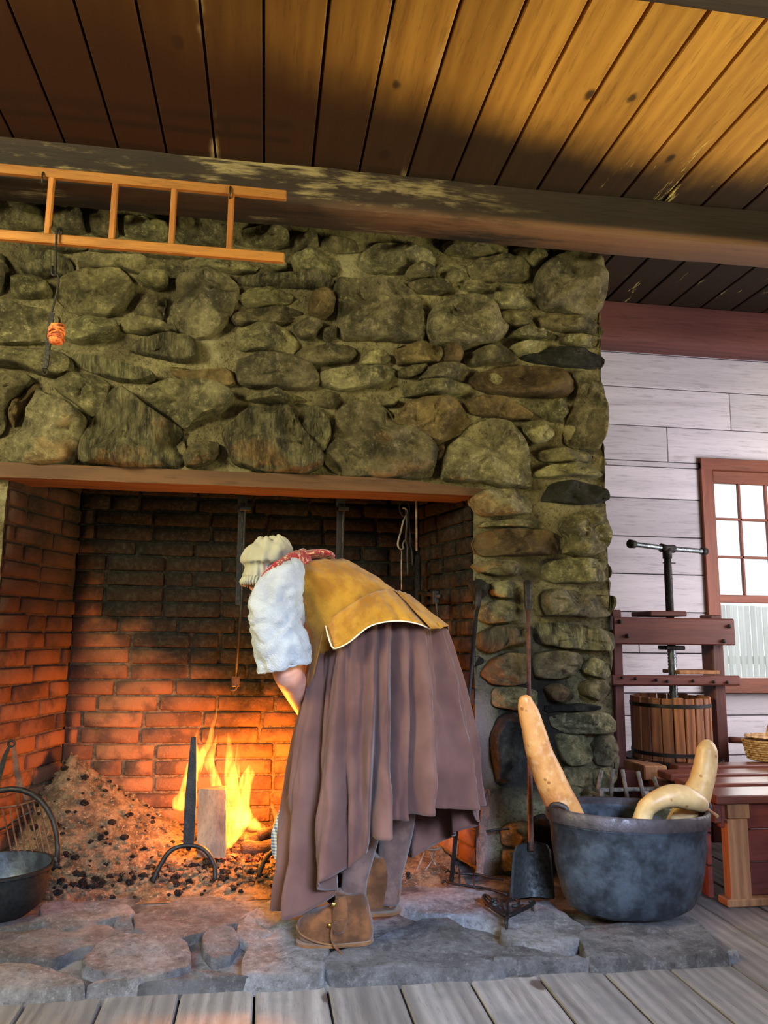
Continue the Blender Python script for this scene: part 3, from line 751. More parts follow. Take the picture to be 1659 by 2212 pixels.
# firebox: joints behind, bricks in front
jm = MB()
def jwall(a, b, n=26, m=50):
    a = Vector(a); b = Vector(b); nr = V((b-a).y, -(b-a).x, 0).normalized()
    jm.grid([[a.lerp(b, i/n) + V(0, 0, .02 + 2.25*k/m) - nr * (.006 + .005*fr((i*.7, k*.7, a.x))) for i in range(n+1)] for k in range(m+1)])
jwall((JL, YF+.02, 0), (CLX, YK, 0)); jwall((CLX, YK, 0), (CRX, YK, 0), 60); jwall((CRX, YK, 0), (JR+.004, YF+.02, 0))
mk('brick_joints', jm, M['joint'], fp, recalc=False)
bricks = []
for s in range(7):
    rr = random.Random(s); b = MB().box((0, 0, 0), (1, 1, 1), .001); vs = []
    b = MB().box((0, 0, 0), (.25, .06, .0605), .006, jit=.0025, seed=s)
    bricks.append(b.mesh('brick', smooth=True))
    bricks[-1].materials.append(M['brick'])
def laywall(a, b, seed):
    a = Vector((*a, 0)); b = Vector((*b, 0)); L = (b-a).length; d = (b-a)/L; ang = math.atan2(d.y, d.x); nr = V(d.y, -d.x, 0)
    rr = random.Random(seed); z = .03; row = 0
    while z < 1.66:
        ch = .0708; x = -rr.choice([0, .13, .06, .19]) if row % 2 else -rr.choice([.13, 0, .2])
        while x < L:
            ln = .258 if rr.random() > .09 else .125
            x0 = max(x, 0); x1 = min(x + ln, L)
            if x1 - x0 > .035:
                o = bpy.data.objects.new('brick', rr.choice(bricks)); COL.objects.link(o); o.parent = fp
                c = a + d*((x0+x1)/2) + V(0, 0, z + ch/2) + nr * rr.uniform(-.002, .006) - nr*.026
                o.location = c - Vector(fp.location); o.rotation_euler = (rr.uniform(-.02, .02), rr.uniform(-.012, .012), ang + rr.uniform(-.012, .012))
                o.scale = ((x1-x0-.007)/.25, 1, rr.uniform(.97, 1.03))
            x += ln + .008
        z += ch; row += 1
laywall((JL, YF+.03), (CLX, YK), 3); laywall((CLX, YK), (CRX, YK), 4); laywall((CRX, YK), (JR, YF+.02), 8)
print('bricks', sum(1 for o in fp.children if o.name.startswith('brick')), 'stones', sum(1 for o in fp.children if o.name.startswith('stone')))

# ============================================================ HEARTH
he = empty('hearth', (0, 2.8, 0), kind='structure')
def hz(x, y): return .004 + fr((x, y, 3), 4, 4)*.012 + fr((x, y, 9), 20, 3)*.004
rows = []
for k in range(60):
    y = lerp(2.285, 3.76, k/59)
    row = []
    for i in range(140):
        x = lerp(-2.58, 1.36, i/139); yy = y
        if k == 0: yy += fr((x*6, 0, 0))*.02 + .0
        row.append(V(x, yy, -.01 if k == 0 or i == 139 else hz(x, y)))
    rows.append(row)
ms = N('hearth_bed', .95, spec=.2); c_ = ms.coord('pos'); n_ = ms.noise(c_, 9, 6, .7); n2_ = ms.noise(c_, 60, 5, .8)
ms.color(ms.mix(ms.rng(n_, .38, .62), c8(66, 61, 60), c8(128, 122, 120))); ms.bump(ms.add(n_, n2_), 1, .02); M['bed'] = ms.m
mk('hearth_mortar', MB().grid(rows), M['bed'], he, recalc=False)
M['hearth'] = rockmat('hearth_slab', c8(112, 106, 106), c8(156, 150, 152), c8(196, 192, 194), bump=1.0)
HS = '''F 240 1240 400 1215 640 1210 710 1230 735 1270 650 1290 500 1330 330 1350 250 1320
F -60 1400 150 1370 400 1345 560 1340 600 1360 660 1395 560 1440 400 1480 300 1530 100 1520 -60 1510
F 640 1340 720 1310 750 1370 740 1390 665 1385
F 765 1290 900 1240 1080 1185 1200 1190 1330 1240 1390 1290 1320 1330 1200 1350 1080 1390 900 1405 780 1380
F 480 1520 560 1450 700 1405 900 1418 1030 1440 1050 1510 1040 1560 900 1610 740 1620 600 1590 500 1570
F 1140 1410 1200 1370 1320 1380 1340 1420 1290 1500 1200 1520 1140 1480
F -60 1580 60 1550 260 1590 440 1650 440 1700 300 1735 150 1755 -60 1770
F 500 1670 600 1640 780 1650 760 1700 600 1712 510 1700
F 780 1710 850 1655 1000 1635 1100 1600 1250 1600 1360 1650 1370 1685 1200 1700 950 1722 790 1730
G -55 1130 50 1060 190 990 260 1090 370 1135 340 1200 330 1275 200 1300 0 1310 -80 1260
G 360 1150 480 1130 600 1110 700 1050 850 985 1000 965 1060 1000 1120 1060 1280 1120 1325 1180 1250 1215 1120 1250 900 1270 700 1282 480 1262 385 1220
G 760 860 1000 800 1200 800 1230 850 1330 980 1340 1015 1200 960 1050 945 900 930 800 900
G -100 960 60 900 200 940 180 975 60 1035 -40 1090 -110 1050
E 40 1480 180 1345 300 1350 420 1440 500 1480 490 1560 430 1610 300 1635 100 1590 20 1530
E 10 1640 150 1622 400 1680 600 1715 550 1730 300 1745 10 1765
E 540 1520 700 1490 1000 1400 1200 1440 1300 1590 1375 1650 1365 1705 1200 1722 900 1735 650 1722 560 1650 520 1580
F 1410 1270 1520 1205 1640 1150 1700 1200 1800 1280 1600 1340 1480 1350
F -60 1320 60 1320 230 1285 250 1330 100 1355 -60 1375
E 700 1100 1000 1060 1150 1180 1080 1330 820 1360 640 1330 600 1200'''
def fhearth(u, v, h): return V(u, v, .008 + h)
def hmat(i): return M['hearth']
for i, ln in enumerate(HS.split('\n')):
    w = ln.split(); poly = []
    for x, y in tp(w[0], [float(q) for q in w[1:]]):
        p = G(x, y, .035); poly.append((p.x, max(p.y, 2.30)))
    mk('hearth_stone', stone(poly, fhearth, .027 if i != 18 else .018, 48, i + 40, emb=-.02, rough=.42, facet=False, grow=1.11, prof=[(1.01, -.02), (1.0, 0), (.99, .7), (.97, .93), (.92, 1), (.83, 1.0), (.72, 1.02), (.58, 1.0), (.44, 1.02), (.3, 1.0), (.14, 1)]), M['hearth'], he, angle=40)
for i, (x, y) in enumerate([(-1.25, 2.55), (-1.75, 2.5), (-2.25, 2.55), (-1.2, 2.9), (-1.7, 2.92), (-2.2, 2.95)]):
    pl = [(x + .22*math.cos(a)*(1 + .2*fr((a, i, 0))), y + .17*math.sin(a)*(1 + .2*fr((a, i, 5)))) for a in [k*math.pi/5 for k in range(10)]]
    mk('hearth_stone', stone(pl, fhearth, .03, 30, i + 90, emb=-.02, rough=.6), M['hearth'], he, angle=40)
mk('hearth_chip', stone([(1.335, 2.33), (1.36, 2.38), (1.41, 2.36), (1.44, 2.31), (1.39, 2.30)], lambda u, v, h: V(u, v, h), .025, 16, 5, emb=-.01), M['hearth'], he)
# ash bed and heap
def ashz(x, y):
    z = .030 + fr((x, y, 1), 7, 4)*.010
    dx = (x + .80); dy = (y - 3.60); r = math.sqrt((dx*(.62 if dx > 0 else 1.25))**2 + (dy*1.05)**2)
    z += .40 * max(0, 1 - r/.40)**1.25 if r < .40 else 0
    z += .035*math.exp(-(((x+.1)/.5)**2 + ((y-3.45)/.22)**2))
    z += .012*abs(fr((x, y, 5), 26, 3))
    e = min(1, max(0, (y - 3.06 - .05*fr((x*3, 0, 2)))/.14))
    return lerp(.004, z, e)
rows = [[V(lerp(-1.02, .80, i/150), lerp(3.02, 3.75, k/62), ashz(lerp(-1.02, .80, i/150), lerp(3.02, 3.75, k/62))) for i in range(151)] for k in range(63)]
mk('ash_bed', MB().grid(rows), M['ash'], recalc=False, kind='stuff', label='heap and bed of grey wood ash filling the firebox floor', cat='ash')
def chunk(c, r, seed, mb):
    rr = random.Random(seed); n = 6; R = []
    for k, (s, z) in enumerate([(.4, -.7), (1, -.25), (.95, .35), (.45, .8)]):
        R.append([Vector(c) + V(math.cos(2*math.pi*j/n)*r*s*rr.uniform(.7, 1.2), math.sin(2*math.pi*j/n)*r*s*rr.uniform(.7, 1.2), z*r*rr.uniform(.6, 1)) for j in range(n)])
    return mb.rings(R)
cm = MB(); rnd = random.Random(5)
for i in range(260):
    if rnd.random() < .55: x = rnd.uniform(-.78, .6); y = rnd.gauss(3.20, .06)
    else: x = rnd.uniform(-.9, .1); y = rnd.uniform(3.15, 3.6)
    y = min(max(y, 3.08), 3.68); chunk((x, y, ashz(x, y) + .004), rnd.choice([.006, .008, .011, .018]), i, cm)
mk('charcoal_bits', cm, M['char'], smooth=False, kind='stuff', label='black charcoal crumbs scattered over the ash before the fire', cat='charcoal')
am = MB()
for i in range(1100):
    if rnd.random() < .6: x = rnd.uniform(-.8, .55); y = rnd.gauss(3.22, .06)
    else: x = rnd.uniform(-.92, 0); y = rnd.uniform(3.25, 3.66)
    y = min(max(y, 3.05), 3.7); chunk((x, y, ashz(x, y) + .003), rnd.choice([.005, .007, .010, .014]), i, am)
mk('ash_flakes', am, M['ash'], smooth=False, kind='stuff', label='pale crumbly ash flakes strewn over the firebox floor', cat='ash')
em = MB()
for i in range(170):
    a = rnd.uniform(0, 6.28); r = math.sqrt(rnd.random()); x = -.03 + .17*r*math.cos(a); y = 3.40 + .10*r*math.sin(a)
    chunk((x, y, ashz(x, y) + .010), rnd.choice([.008, .012, .018]), i, em)
mk('embers', em, M['ember'], smooth=False, kind='stuff', label='glowing red embers under the burning logs', cat='embers')
# ============================================================ FIRE
def sect(U, L, Y, d, n=28, Y2=None, pw=1.0):
    a = P(U[0], U[1], Y); b = P(L[0], L[1], Y if Y2 is None else Y2); m = (a+b)/2; h = (a-b)/2
    def sp(v): return math.copysign(abs(v)**pw, v)
    return [m + h*sp(math.cos(2*math.pi*k/n)) + V(0, -d*sp(math.sin(2*math.pi*k/n)), 0) for k in range(n)]
def loft(secs, n=28, m=4, tr=None, pw=1.0, cap=True):
    """secs: (Ux, Uy, Lx, Ly, Y, depth) in picture coordinates; smooth surface through them"""
    q = []
    for s in secs:
        U, L = (s[0], s[1]), (s[2], s[3])
        if tr: U, L = [(TR[tr][0] + a/TR[tr][2], TR[tr][1] + b/TR[tr][2]) for a, b in (U, L)]
        q.append(Vector((*P(U[0], U[1], s[4]), *P(L[0], L[1], s[6] if len(s) > 6 else s[4]), s[5])))
    q = catmull(q, m) if m > 1 else q
    R = []
    for s in q:
        a = V(*s[0:3]); b = V(*s[3:6]); d = max(s[6], .001); mid = (a+b)/2; h = (a-b)/2
        def sp(v): return math.copysign(abs(v)**pw, v)
        R.append([mid + h*sp(math.cos(2*math.pi*k/n)) + V(0, -d*sp(math.sin(2*math.pi*k/n)), 0) for k in range(n)])
    return MB().rings(R, cap=cap)
TR['S'] = (480, 1130, 2.8603)
fire = empty('fire', (-.05, 3.42, .06), label='bright orange log fire with tall licking flames on the hearth', cat='fire')
FLM = ['965 690 1030 705 965 640 1045 650 1000 600 1052 590 1030 500 1100 540 1045 440 1130 480 1075 400 1152 400 1152 320 1192 320 1175 240 1200 240 1200 170 1216 170 1212 125 1216 125',
 '1060 520 1110 540 1060 440 1112 460 1066 380 1116 380 1076 320 1104 320 1104 256 1109 256',
 '1180 640 1265 640 1182 580 1258 600 1165 500 1225 500 1140 430 1200 430 1170 370 1206 370 1203 300 1216 300 1214 280 1217 280',
 '1245 925 1300 905 1255 850 1345 850 1262 780 1405 760 1268 700 1392 700 1262 600 1345 600 1254 520 1332 500 1260 420 1312 420 1268 340 1302 340 1273 268 1280 268',
 '1310 800 1445 775 1325 700 1400 680 1330 600 1412 560 1345 520 1428 500 1382 460 1412 455 1400 440 1408 440',
 '1295 500 1346 520 1312 430 1342 430 1324 350 1338 350 1328 330 1331 330',
 '1380 805 1495 805 1396 775 1480 780 1410 755 1450 762 1425 740 1436 740',
 '1515 815 1552 790 1533 760 1560 740 1524 710 1548 700 1512 665 1518 660',
 '1363 935 1382 935 1368 890 1402 890 1364 850 1394 850 1376 825 1380 825',
 '1385 940 1408 945 1390 925 1410 930 1400 905 1405 905',
 '1250 900 1330 870 1280 890 1345 830 1305 850 1340 800 1320 820 1335 790']
for i, s in enumerate(FLM):
    q = [float(v) for v in s.split()]; secs = []; Y = [3.42, 3.46, 3.50, 3.40, 3.45, 3.50, 3.41, 3.46, 3.36, 3.36, 3.37][i]
    for j in range(0, len(q), 4):
        w = math.hypot(q[j]-q[j+2], q[j+1]-q[j+3]) / 2.592 / FL * 3.5 / 2
        secs.append((*q[j:j+4], Y, w*.8))
    mk('flame', loft(secs, 14, 4, 'F'), M['flame'], fire)
def logpiece(a, b, r, seed):
    a, b = Vector(a), Vector(b); n = 14
    pts = [a.lerp(b, k/n) + V(0, 0, fr((k*.4, seed, 0))*.008) for k in range(n+1)]
    mb = MB(); mb.tube(pts, [r*(1 + .16*fr((k*.5, seed, 3))) for k in range(n+1)], 12)
    for v in mb.v: v += V(fr((v.x*30, v.y*30, v.z*30 + seed)), fr((v.x*30+9, v.y*30, v.z*30 + seed)), fr((v.x*30, v.y*30+9, v.z*30))) * .006
    return mb
for i, (a, b, r) in enumerate([((-.06, 3.36, .085), (.22, 3.44, .09), .032), ((-.10, 3.47, .09), (.20, 3.52, .085), .036), ((.0, 3.40, .135), (.19, 3.47, .15), .02), ((-.21, 3.50, .085), (.05, 3.42, .10), .03)]):
    lb = ['charred log lying across the front of the embers', 'charred log at the back of the fire', 'short charred stick burning on top of the logs', 'blackened log end poking out behind the standing firewood'][i]
    mk('firewood_log', logpiece(a, b, r, i), M['log'], label=lb, cat='log', group='burning logs')
mb = MB()
pa, pb = P(457, 1848, 3.30), P(457, 1702, 3.38)
wd = (P(488, 1775, 3.3) - P(425, 1775, 3.3)).length / 2
R = []
for k in range(13):
    c = pa.lerp(pb, k/12) + V(.004*k/12, 0, 0); w_ = wd * (.98 + .05*fr((k*.5, 0, 0)))*(1 if k < 12 else .93); R.append([c + V(x*w_ + .003*fr((x, y, k*.6)), y*.032, x*y*.004) for x, y in ((-1, -1), (-.4, -1.08), (.4, -1.05), (1, -.92), (1.0, .9), (0, 1.1), (-.95, .9))])
mk('split_firewood', mb.rings(R), M['split'], smooth=False, label='pale split piece of firewood standing upright behind the andiron', cat='firewood')
# andirons
def andiron(px, Y, lab, arch):
    b = P(px, 1828, Y); t = P(px+2, 1622, Y+.0)
    root = empty('andiron', (b.x, Y, .035), label=lab, cat='andiron', group='pair of andirons')
    H = t.z - b.z; m = MB(); R = []
    for z, w in ((0, .019), (.06, .021), (.17, .021), (.30, .015), (.40, .009), (H-.012, .008), (H, .0045)):
        R.append([b + V(sx*w, sy*w*.45, z) for sx, sy in ((-1, -1), (1, -1), (1, 1), (-1, 1))])
    mk('post', m.rings(R), M['iron'], root, smooth=False)
    aw = .10; pts = [V(b.x - aw - .02, Y-.03, .04), V(b.x - aw, Y-.02, .09), V(b.x - aw*.62, Y-.01, b.z - .01), V(b.x, Y, b.z+.004), V(b.x + aw*.62, Y-.01, b.z - .012), V(b.x + aw, Y-.02, .09), V(b.x + aw+.005, Y-.03, .04)]
    mk('arched_foot', MB().tube(pts, .009, 8, smooth=5, flat=1.5), M['iron'], root)
    mk('log_bar', MB().tube([b + V(0, .01, -.01), b + V(0, .2, -.02), V(b.x, Y+.33, .10), V(b.x, Y+.35, .045)], .010, 8, smooth=4), M['iron'], root)
    return root
andiron(407, 3.17, 'black iron andiron standing in front of the upright firewood', 0)
andiron(628, 3.20, 'black iron andiron half hidden beside the blue checked apron', 1)

# ============================================================ IRONWARE AROUND THE HEARTH
# trammels
def trammel(px0, px1, y1, lab, Y=3.45):
    a = P(px0, 1040, Y); b = P(px0 - (px0-px1)*.15, 1100, Y); e = P(px1, y1, Y)
    root = empty('trammel', (a.x, Y, e.z), label=lab, cat='trammel', group='trammels hanging in the firebox')
    top = a + (a-e).normalized()*.25
    mb = MB(); d = (e - a); fb = a + d*.62
    R = [[p + V(sx*w, sy*.004, 0) for sx, sy in ((-1, -1), (1, -1), (1, 1), (-1, 1))] for p, w in ((top, .021), (b, .021), (b + d*.02, .017), (fb, .014))]
    mk('ratchet_bar', mb.rings(R), M['iron'], root, smooth=False)
    o = V(.012, -.014, 0)
    mk('sliding_rod', MB().tube([b + o - d*.03, b + o, fb + o, e + V(0, -.01, .03)], .0065, 8), M['iron'], root)
    mk('collar', MB().box(b + o + V(0, .004, 0), (.05, .03, .02), .003), M['iron'], root, smooth=False)
    mk('end_hook', MB().box(e + V(0, -.01, .012), (.034, .012, .045), .003).tube([e + V(-.014, -.01, -.005), e + V(-.02, -.03, -.02), e + V(0, -.045, -.02), e + V(.01, -.045, 0)], .004, 6, smooth=3), M['rust'], root, smooth=False)
trammel(526, 509, 1478, 'black iron trammel hanging beside the white cap')
trammel(737, 728, 1420, 'black iron trammel hanging behind the mustard bodice')
mk('rail_rod', MB().tube([V(CLX+.01, 3.46, 1.72), V(CRX+.04, 3.46, 1.72)], .012, 8), M['iron'], label='black iron rod across the chimney throat carrying the trammels', cat='rod')
# hooks on a ring
root = empty('pot_hooks', P(875, 1200, 3.4), label='bunch of iron pot hooks hanging on a ring by the right trammel', cat='hooks')
TR['H'] = (840, 1050, 8.19)
def hp(l, Y=3.4): return [P(TR['H'][0]+x/8.19, TR['H'][1]+y/8.19, Y) for x, y in zip(l[::2], l[1::2])]
mk('hanger', MB().tube([P(876, 990, 3.4)] + hp([290, 60, 290, 200, 270, 255]), .004, 6), M['grate'], root)
mk('ring', MB().tube(hp([270, 260, 190, 320, 200, 450, 270, 540, 350, 450, 350, 330]), .004, 6, close=True, smooth=4), M['iron'], root)
mk('hook', MB().tube(hp([240, 390, 290, 400, 315, 460, 300, 530, 250, 640, 215, 790, 165, 970, 165, 1070, 215, 1120, 260, 1090, 245, 1040, 280, 960], 3.385), .0042, 7, smooth=4), M['grate'], root)
mk('hook', MB().tube(hp([300, 430, 315, 640, 300, 960, 330, 1080, 325, 1200, 335, 1560], 3.375), .005, 7, smooth=3), M['iron'], root)
mk('hook', MB().tube(hp([330, 440, 350, 620, 375, 900, 372, 1040, 400, 1150, 420, 1400], 3.39), .005, 7, smooth=3), M['iron'], root)
mk('twisted_rod', MB().tube(hp([225, 1150, 222, 1400, 225, 1830], 3.385), .0032, 6), M['grate'], root)
mk('hanging_rod', MB().tube([P(899, 985, 3.36), P(899, 1060, 3.36), P(900, 1190, 3.36)], .0045, 8), M['grate'], label='thin straight pale iron rod hanging right of the pot hooks', cat='rod')
# crane
root = empty('fireplace_crane', (CRX-.03, 3.62, .9), label='black iron fireplace crane with jointed arm against the brick side', cat='crane')
mk('crane_post', MB().tube([P(903, 1760, 3.6), P(903, 1200, 3.6)], .015, 8), M['iron'], root)
mk('crane_arm', MB().tube([P(905, 1280, 3.58), P(935, 1284, 3.36), P(952, 1288, 3.3)], .010, 8), M['iron'], root)
mk('hinge', MB().box(P(941, 1290, 3.34), (.03, .03, .06), .005).tube([P(941, 1290, 3.33), P(946, 1330, 3.33), P(946, 1440, 3.33)], .006, 6), M['iron'], root, smooth=False)
# pokers, strap iron, shovel
def rod(name, pts, r, mat, lab, cat, **k): return mk(name, MB().tube(pts, r, 8, **k), mat, label=lab, cat=cat)
e1 = G(975, 1905, .045); t1 = P(1031, 1308, 3.12)
root = empty('fire_peel', e1, label='long black iron-handled peel leaning on the brick jamb behind the skirt', cat='peel')
mk('handle', MB().tube([e1, e1.lerp(t1, .5), t1], [.009, .008, .008], 8), M['iron'], root)
mk('socket', MB().tube([t1.lerp(e1, .02), t1, t1 + (t1-e1)*.07], [.008, .014, .016], 8), M['iron'], root)
e1 = G(1035, 1888, .045); t1 = P(1051, 1722, 3.14)
root = empty('strap_iron', e1, label='rusty flat iron bar with a looped top leaning on the jamb', cat='iron bar')
mb = MB(); R = []
for t, w in ((0, .014), (.35, .014), (.5, .013), (.55, .017), (.85, .017), (.88, .014)):
    c = e1.lerp(t1, t); R.append([c + V(sx*w, sy*.005, 0) for sx, sy in ((-1, -1), (1, -1), (1, 1), (-1, 1))])
mk('bar', mb.rings(R), M['rust'], root, smooth=False)
c = e1.lerp(t1, .95); d = (t1-e1).normalized()
mk('loop', MB().tube([c + d*.045*math.sin(a) + V(.012, 0, 0)*math.cos(a) for a in [k*math.pi/6 for k in range(12)]], .004, 6, close=True), M['rust'], root)
mk('cross_pin', MB().tube([P(1050, 1796, 3.11), P(1074, 1792, 3.12), P(1100, 1790, 3.13)], .0045, 6), M['iron'], root)
be = G(1148, 1940, .045); tp_ = P(1140, 1258, 3.10)
root = empty('hearth_shovel', be, label='long-handled black iron shovel leaning on the stone pier, blade down', cat='shovel')
bt = be.lerp(tp_, .155)
R = []
for t, w in ((0, .079), (.03, .082), (.5, .076), (.85, .070), (.96, .058), (1, .03)):
    c = be.lerp(bt, t); R.append([c + V(w*x, -.012*abs(x)**2 + y, 0) for x, y in [(-1, 0), (-.9, -.006), (-.5, .006), (0, .010), (.5, .006), (.9, -.006), (1, 0), (.9, .0), (.5, .012), (0, .016), (-.5, .012), (-.9, 0)]])
mk('blade', MB().rings(R), M['pot'], root, angle=40)
hd = tp_ - be
mk('handle', MB().tube([be + hd*.13 + V(0, -.004, 0), be + hd*.16, be + hd*.5, be + hd*.90], [.013, .011, .0085, .0085], 8), M['rust'], root)
mk('grip', MB().tube([be + hd*.885, be + hd*.91, be + hd*.97, tp_, tp_ + hd*.006], [.009, .015, .017, .019, .012], 8, flat=.7), M['iron'], root)
# heart trivet
root = empty('heart_trivet', G(1100, 1965, .04), label='flat heart-shaped wrought iron trivet lying on the hearth slab', cat='trivet')
TR['T'] = (880, 1680, 4.879)
def tg(l, z=.066): return [G(880 + x/4.879, 1680 + y/4.879, z) for x, y in zip(l[::2], l[1::2])]
mk('frame', MB().tube(tg([900, 1300, 830, 1245, 800, 1265, 850, 1335, 950, 1405, 1055, 1455, 1190, 1400, 1300, 1345, 1335, 1310, 1280, 1300]), .0065, 6, smooth=4), M['iron'], root)
mk('scroll', MB().tube(tg([1055, 1450, 1010, 1390, 980, 1310, 930, 1280, 880, 1300, 890, 1340, 950, 1340]), .005, 6, smooth=4), M['iron'], root)
mk('scroll', MB().tube(tg([1055, 1450, 1060, 1390, 1060, 1310, 1110, 1275, 1170, 1300, 1160, 1350, 1100, 1350]), .005, 6, smooth=4), M['iron'], root)
mk('handle', MB().tube(tg([1055, 1455, 1045, 1490, 1035, 1540]), [.007, .008, .004], 6), M['iron'], root)
for q in ([830, 1262], [1320, 1318], [1045, 1500]):
    p = tg(q)[0]; mk('foot', MB().tube([p, V(p.x, p.y, .034)], .005, 6), M['iron'], root)
# toasting fork rods
root = empty('toasting_fork', G(1000, 1900, .04), label='long thin iron toasting fork lying along the hearth behind the trivet', cat='toasting fork')
mk('shaft', MB().tube(tg([370, 1105, 400, 1085, 440, 1105, 560, 1130, 750, 1155, 900, 1185, 1055, 1235], .052), .0045, 6, smooth=3), M['iron'], root)
mk('upper_bar', MB().tube(tg([380, 960, 440, 985, 560, 1010, 740, 1020, 860, 1050, 1010, 1075], .062), .0045, 6, smooth=3), M['iron'], root)
for a, b in (([545, 968], [550, 1135]), ([700, 1018], [705, 1160]), ([430, 970], [400, 1000])):
    mk('prong', MB().tube(tg(a, .075) + tg(b, .05), .004, 6), M['iron'], root)
root = empty('wire_stand', G(925, 1880, .04), label='small stand of crossed thin wire legs on the hearth behind the boots', cat='stand')
for l in ([185, 770, 140, 880, 100, 985], [235, 740, 260, 850, 300, 925], [290, 740, 265, 870, 190, 1010]):
    p = [P(880 + x/4.879, 1680 + y/4.879, 3.25 - k*.03) for k, (x, y) in enumerate(zip(l[::2], l[1::2]))]
    p[-1].z = max(p[-1].z, .035); mk('leg', MB().tube(p, .003, 6), M['grate'], root)
mk('top_ring', MB().tube([P(928, 1832, 3.25) + V(.045*math.cos(a), .045*math.sin(a), .005) for a in [k*math.pi/8 for k in range(16)]], .003, 6, close=True), M['grate'], root)

# ============================================================ LEFT: POT AND BROILER
TR['Q'] = (0, 1560, 4.4233)
def qp(x, y, Y): return P(x/4.4233, 1560 + y/4.4233, Y)
pc = P(-4, 1868, 2.86); pr = .172; pz = .04
root = empty('iron_pot', (pc.x, pc.y, pz), label='black cast iron pot with bail handle at the edge of the ashes', cat='pot')
zt = pc.z
pf = [(.05, pz+.001), (.11, pz+.004), (.142, pz+.03), (.158, pz+.08), (.164, pz+.14), (pr-.004, zt-.012), (pr+.006, zt-.008), (pr+.006, zt), (pr-.006, zt), (.156, zt-.05), (.150, pz+.08), (.13, pz+.03), (.06, pz+.015), (.002, pz+.012)]
mk('bowl', MB().lathe((pc.x, pc.y, 0), pf, 48), M['pot'], root, angle=60)
inner = MB().lathe((pc.x, pc.y, 0), [(r-.0015, z+.0012) for r, z in [(pr-.008, zt-.001), (.156, zt-.05), (.150, pz+.08), (.13, pz+.03), (.06, pz+.015), (.002, pz+.013)]], 48, cap=False)
mk('inside', inner, M['kettle'], root, recalc=False)
hb = [V(pc.x + pr+.004, pc.y, zt-.01)]
ht = []
for k in range(0, 17):
    a = math.pi*k/16; ht.append(V(pc.x + (pr+.012)*math.cos(a), pc.y + .075*math.sin(a), zt + .225*math.sin(a)))
mk('bail_handle', MB().tube(ht, .0095, 8), M['iron'], root)
for s in (-1, 1): mk('ear', MB().tube([V(pc.x + s*(pr-.002), pc.y, zt-.02), V(pc.x+s*(pr+.016), pc.y, zt-.005), V(pc.x+s*(pr+.006), pc.y, zt+.02)], .008, 6), M['iron'], root)
root = empty('gridiron', qp(300, 1200, 3.0), label='rusty wire broiler with strap handle leaning against the left brick side', cat='gridiron')
Yt, Yb_ = 3.12, 3.0
tb = [qp(-60, 830, Yt), qp(80, 810, Yt), qp(180, 795, Yt), qp(300, 760, Yt), qp(430, 730, Yt)]
mk('top_bar', MB().tube(tb, .0042, 6), M['rust'], root)
for x0, y0, x1, y1, xm, ym in ((20, 825, 110, 1235, 60, 1000), (95, 812, 175, 1235, 125, 1010), (150, 800, 240, 1235, 195, 1000), (205, 790, 310, 1235, 255, 1000), (262, 775, 375, 1235, 310, 950), (318, 762, 420, 1240, 365, 950), (375, 748, 490, 1290, 420, 1000), (430, 735, 578, 1290, 480, 1010)):
    mk('grill_wire', MB().tube([qp(x0, y0, Yt), qp(xm, ym, (Yt+Yb_)/2), qp(x1, y1, Yb_)], .0032, 6, smooth=4), M['rust'], root)
mk('lower_bar', MB().tube([qp(-80, 1060, 3.1), qp(60, 1000, 3.1), qp(200, 905, 3.1), qp(350, 830, 3.1)], .0045, 6), M['iron'], root)
mk('foot_hook', MB().tube([qp(490, 1290, Yb_), qp(510, 1340, Yb_), qp(560, 1310, Yb_), qp(610, 1285, Yb_)], .005, 6, smooth=3), M['rust'], root)
def strap(pts, ws, Y):
    R = []
    for (x, y), w in zip(pts, ws):
        c = qp(x, y, Y); R.append([c + V(sx*w, sy*.003, 0) for sx, sy in ((-1, -1), (1, -1), (1, 1), (-1, 1))])
    return MB().rings(R)
mk('handle', strap([(130, 225), (145, 330), (160, 470), (190, 590), (235, 670), (262, 740)], [.005, .009, .011, .010, .009, .007], Yt), M['rust'], root, smooth=False)
mk('handle', strap([(90, 230), (50, 320), (20, 420), (-20, 560), (-30, 700), (-40, 820)], [.005, .008, .009, .009, .008, .007], Yt), M['iron'], root, smooth=False)
mk('hanging_loop', MB().tube([qp(110 + 32*math.cos(a), 205 + 28*math.sin(a), Yt) for a in [k*math.pi/6 for k in range(12)]], .0045, 6, close=True), M['iron'], root)
mk('brace', MB().tube([qp(160, 570, Yt), qp(168, 700, Yt), qp(170, 800, Yt)], .005, 6), M['rust'], root)

# ============================================================ CAULDRON AND GOURDS
KY = 2.61; OV = .64
kc = P(1356, 1746, KY); kb = V(P(1364, 1975, KY).x, KY, .045)
root = empty('cauldron', (kb.x, KY, .045), label='big black iron cauldron standing on the hearth slab holding gourds', cat='cauldron')
KR = (P(1526, 1748, KY).x - P(1186, 1748, KY).x)/2 - .004
KH = kc.z - .045
prof = [(.02, 0), (.13, .002), (.18, .012), (.214, .030), (.236, .07), (.254, .14), (.267, .22), (KR-.012, KH-.07), (KR-.006, KH-.045), (KR-.003, KH-.045), (KR, KH-.004), (KR-.006, KH), (KR-.014, KH-.006), (KR-.02, KH-.06), (.254, .22), (.236, .10), (.19, .035), (.05, .02)]
def kfn(p):
    t = (p.z - .045)/KH; p = p.copy(); p.x += (kc.x - kb.x)*t
    r = fr((p.x*7, p.y*7, p.z*9), 1, 3)*.005*(1-abs(t)*.6); d = V(p.x - kb.x, p.y - KY, 0); d.normalize()
    p += d*r; p.z -= .012*(p.x-kb.x)*t/.3
    return p
prof = [(r, z) for r, z in prof]
dense = []
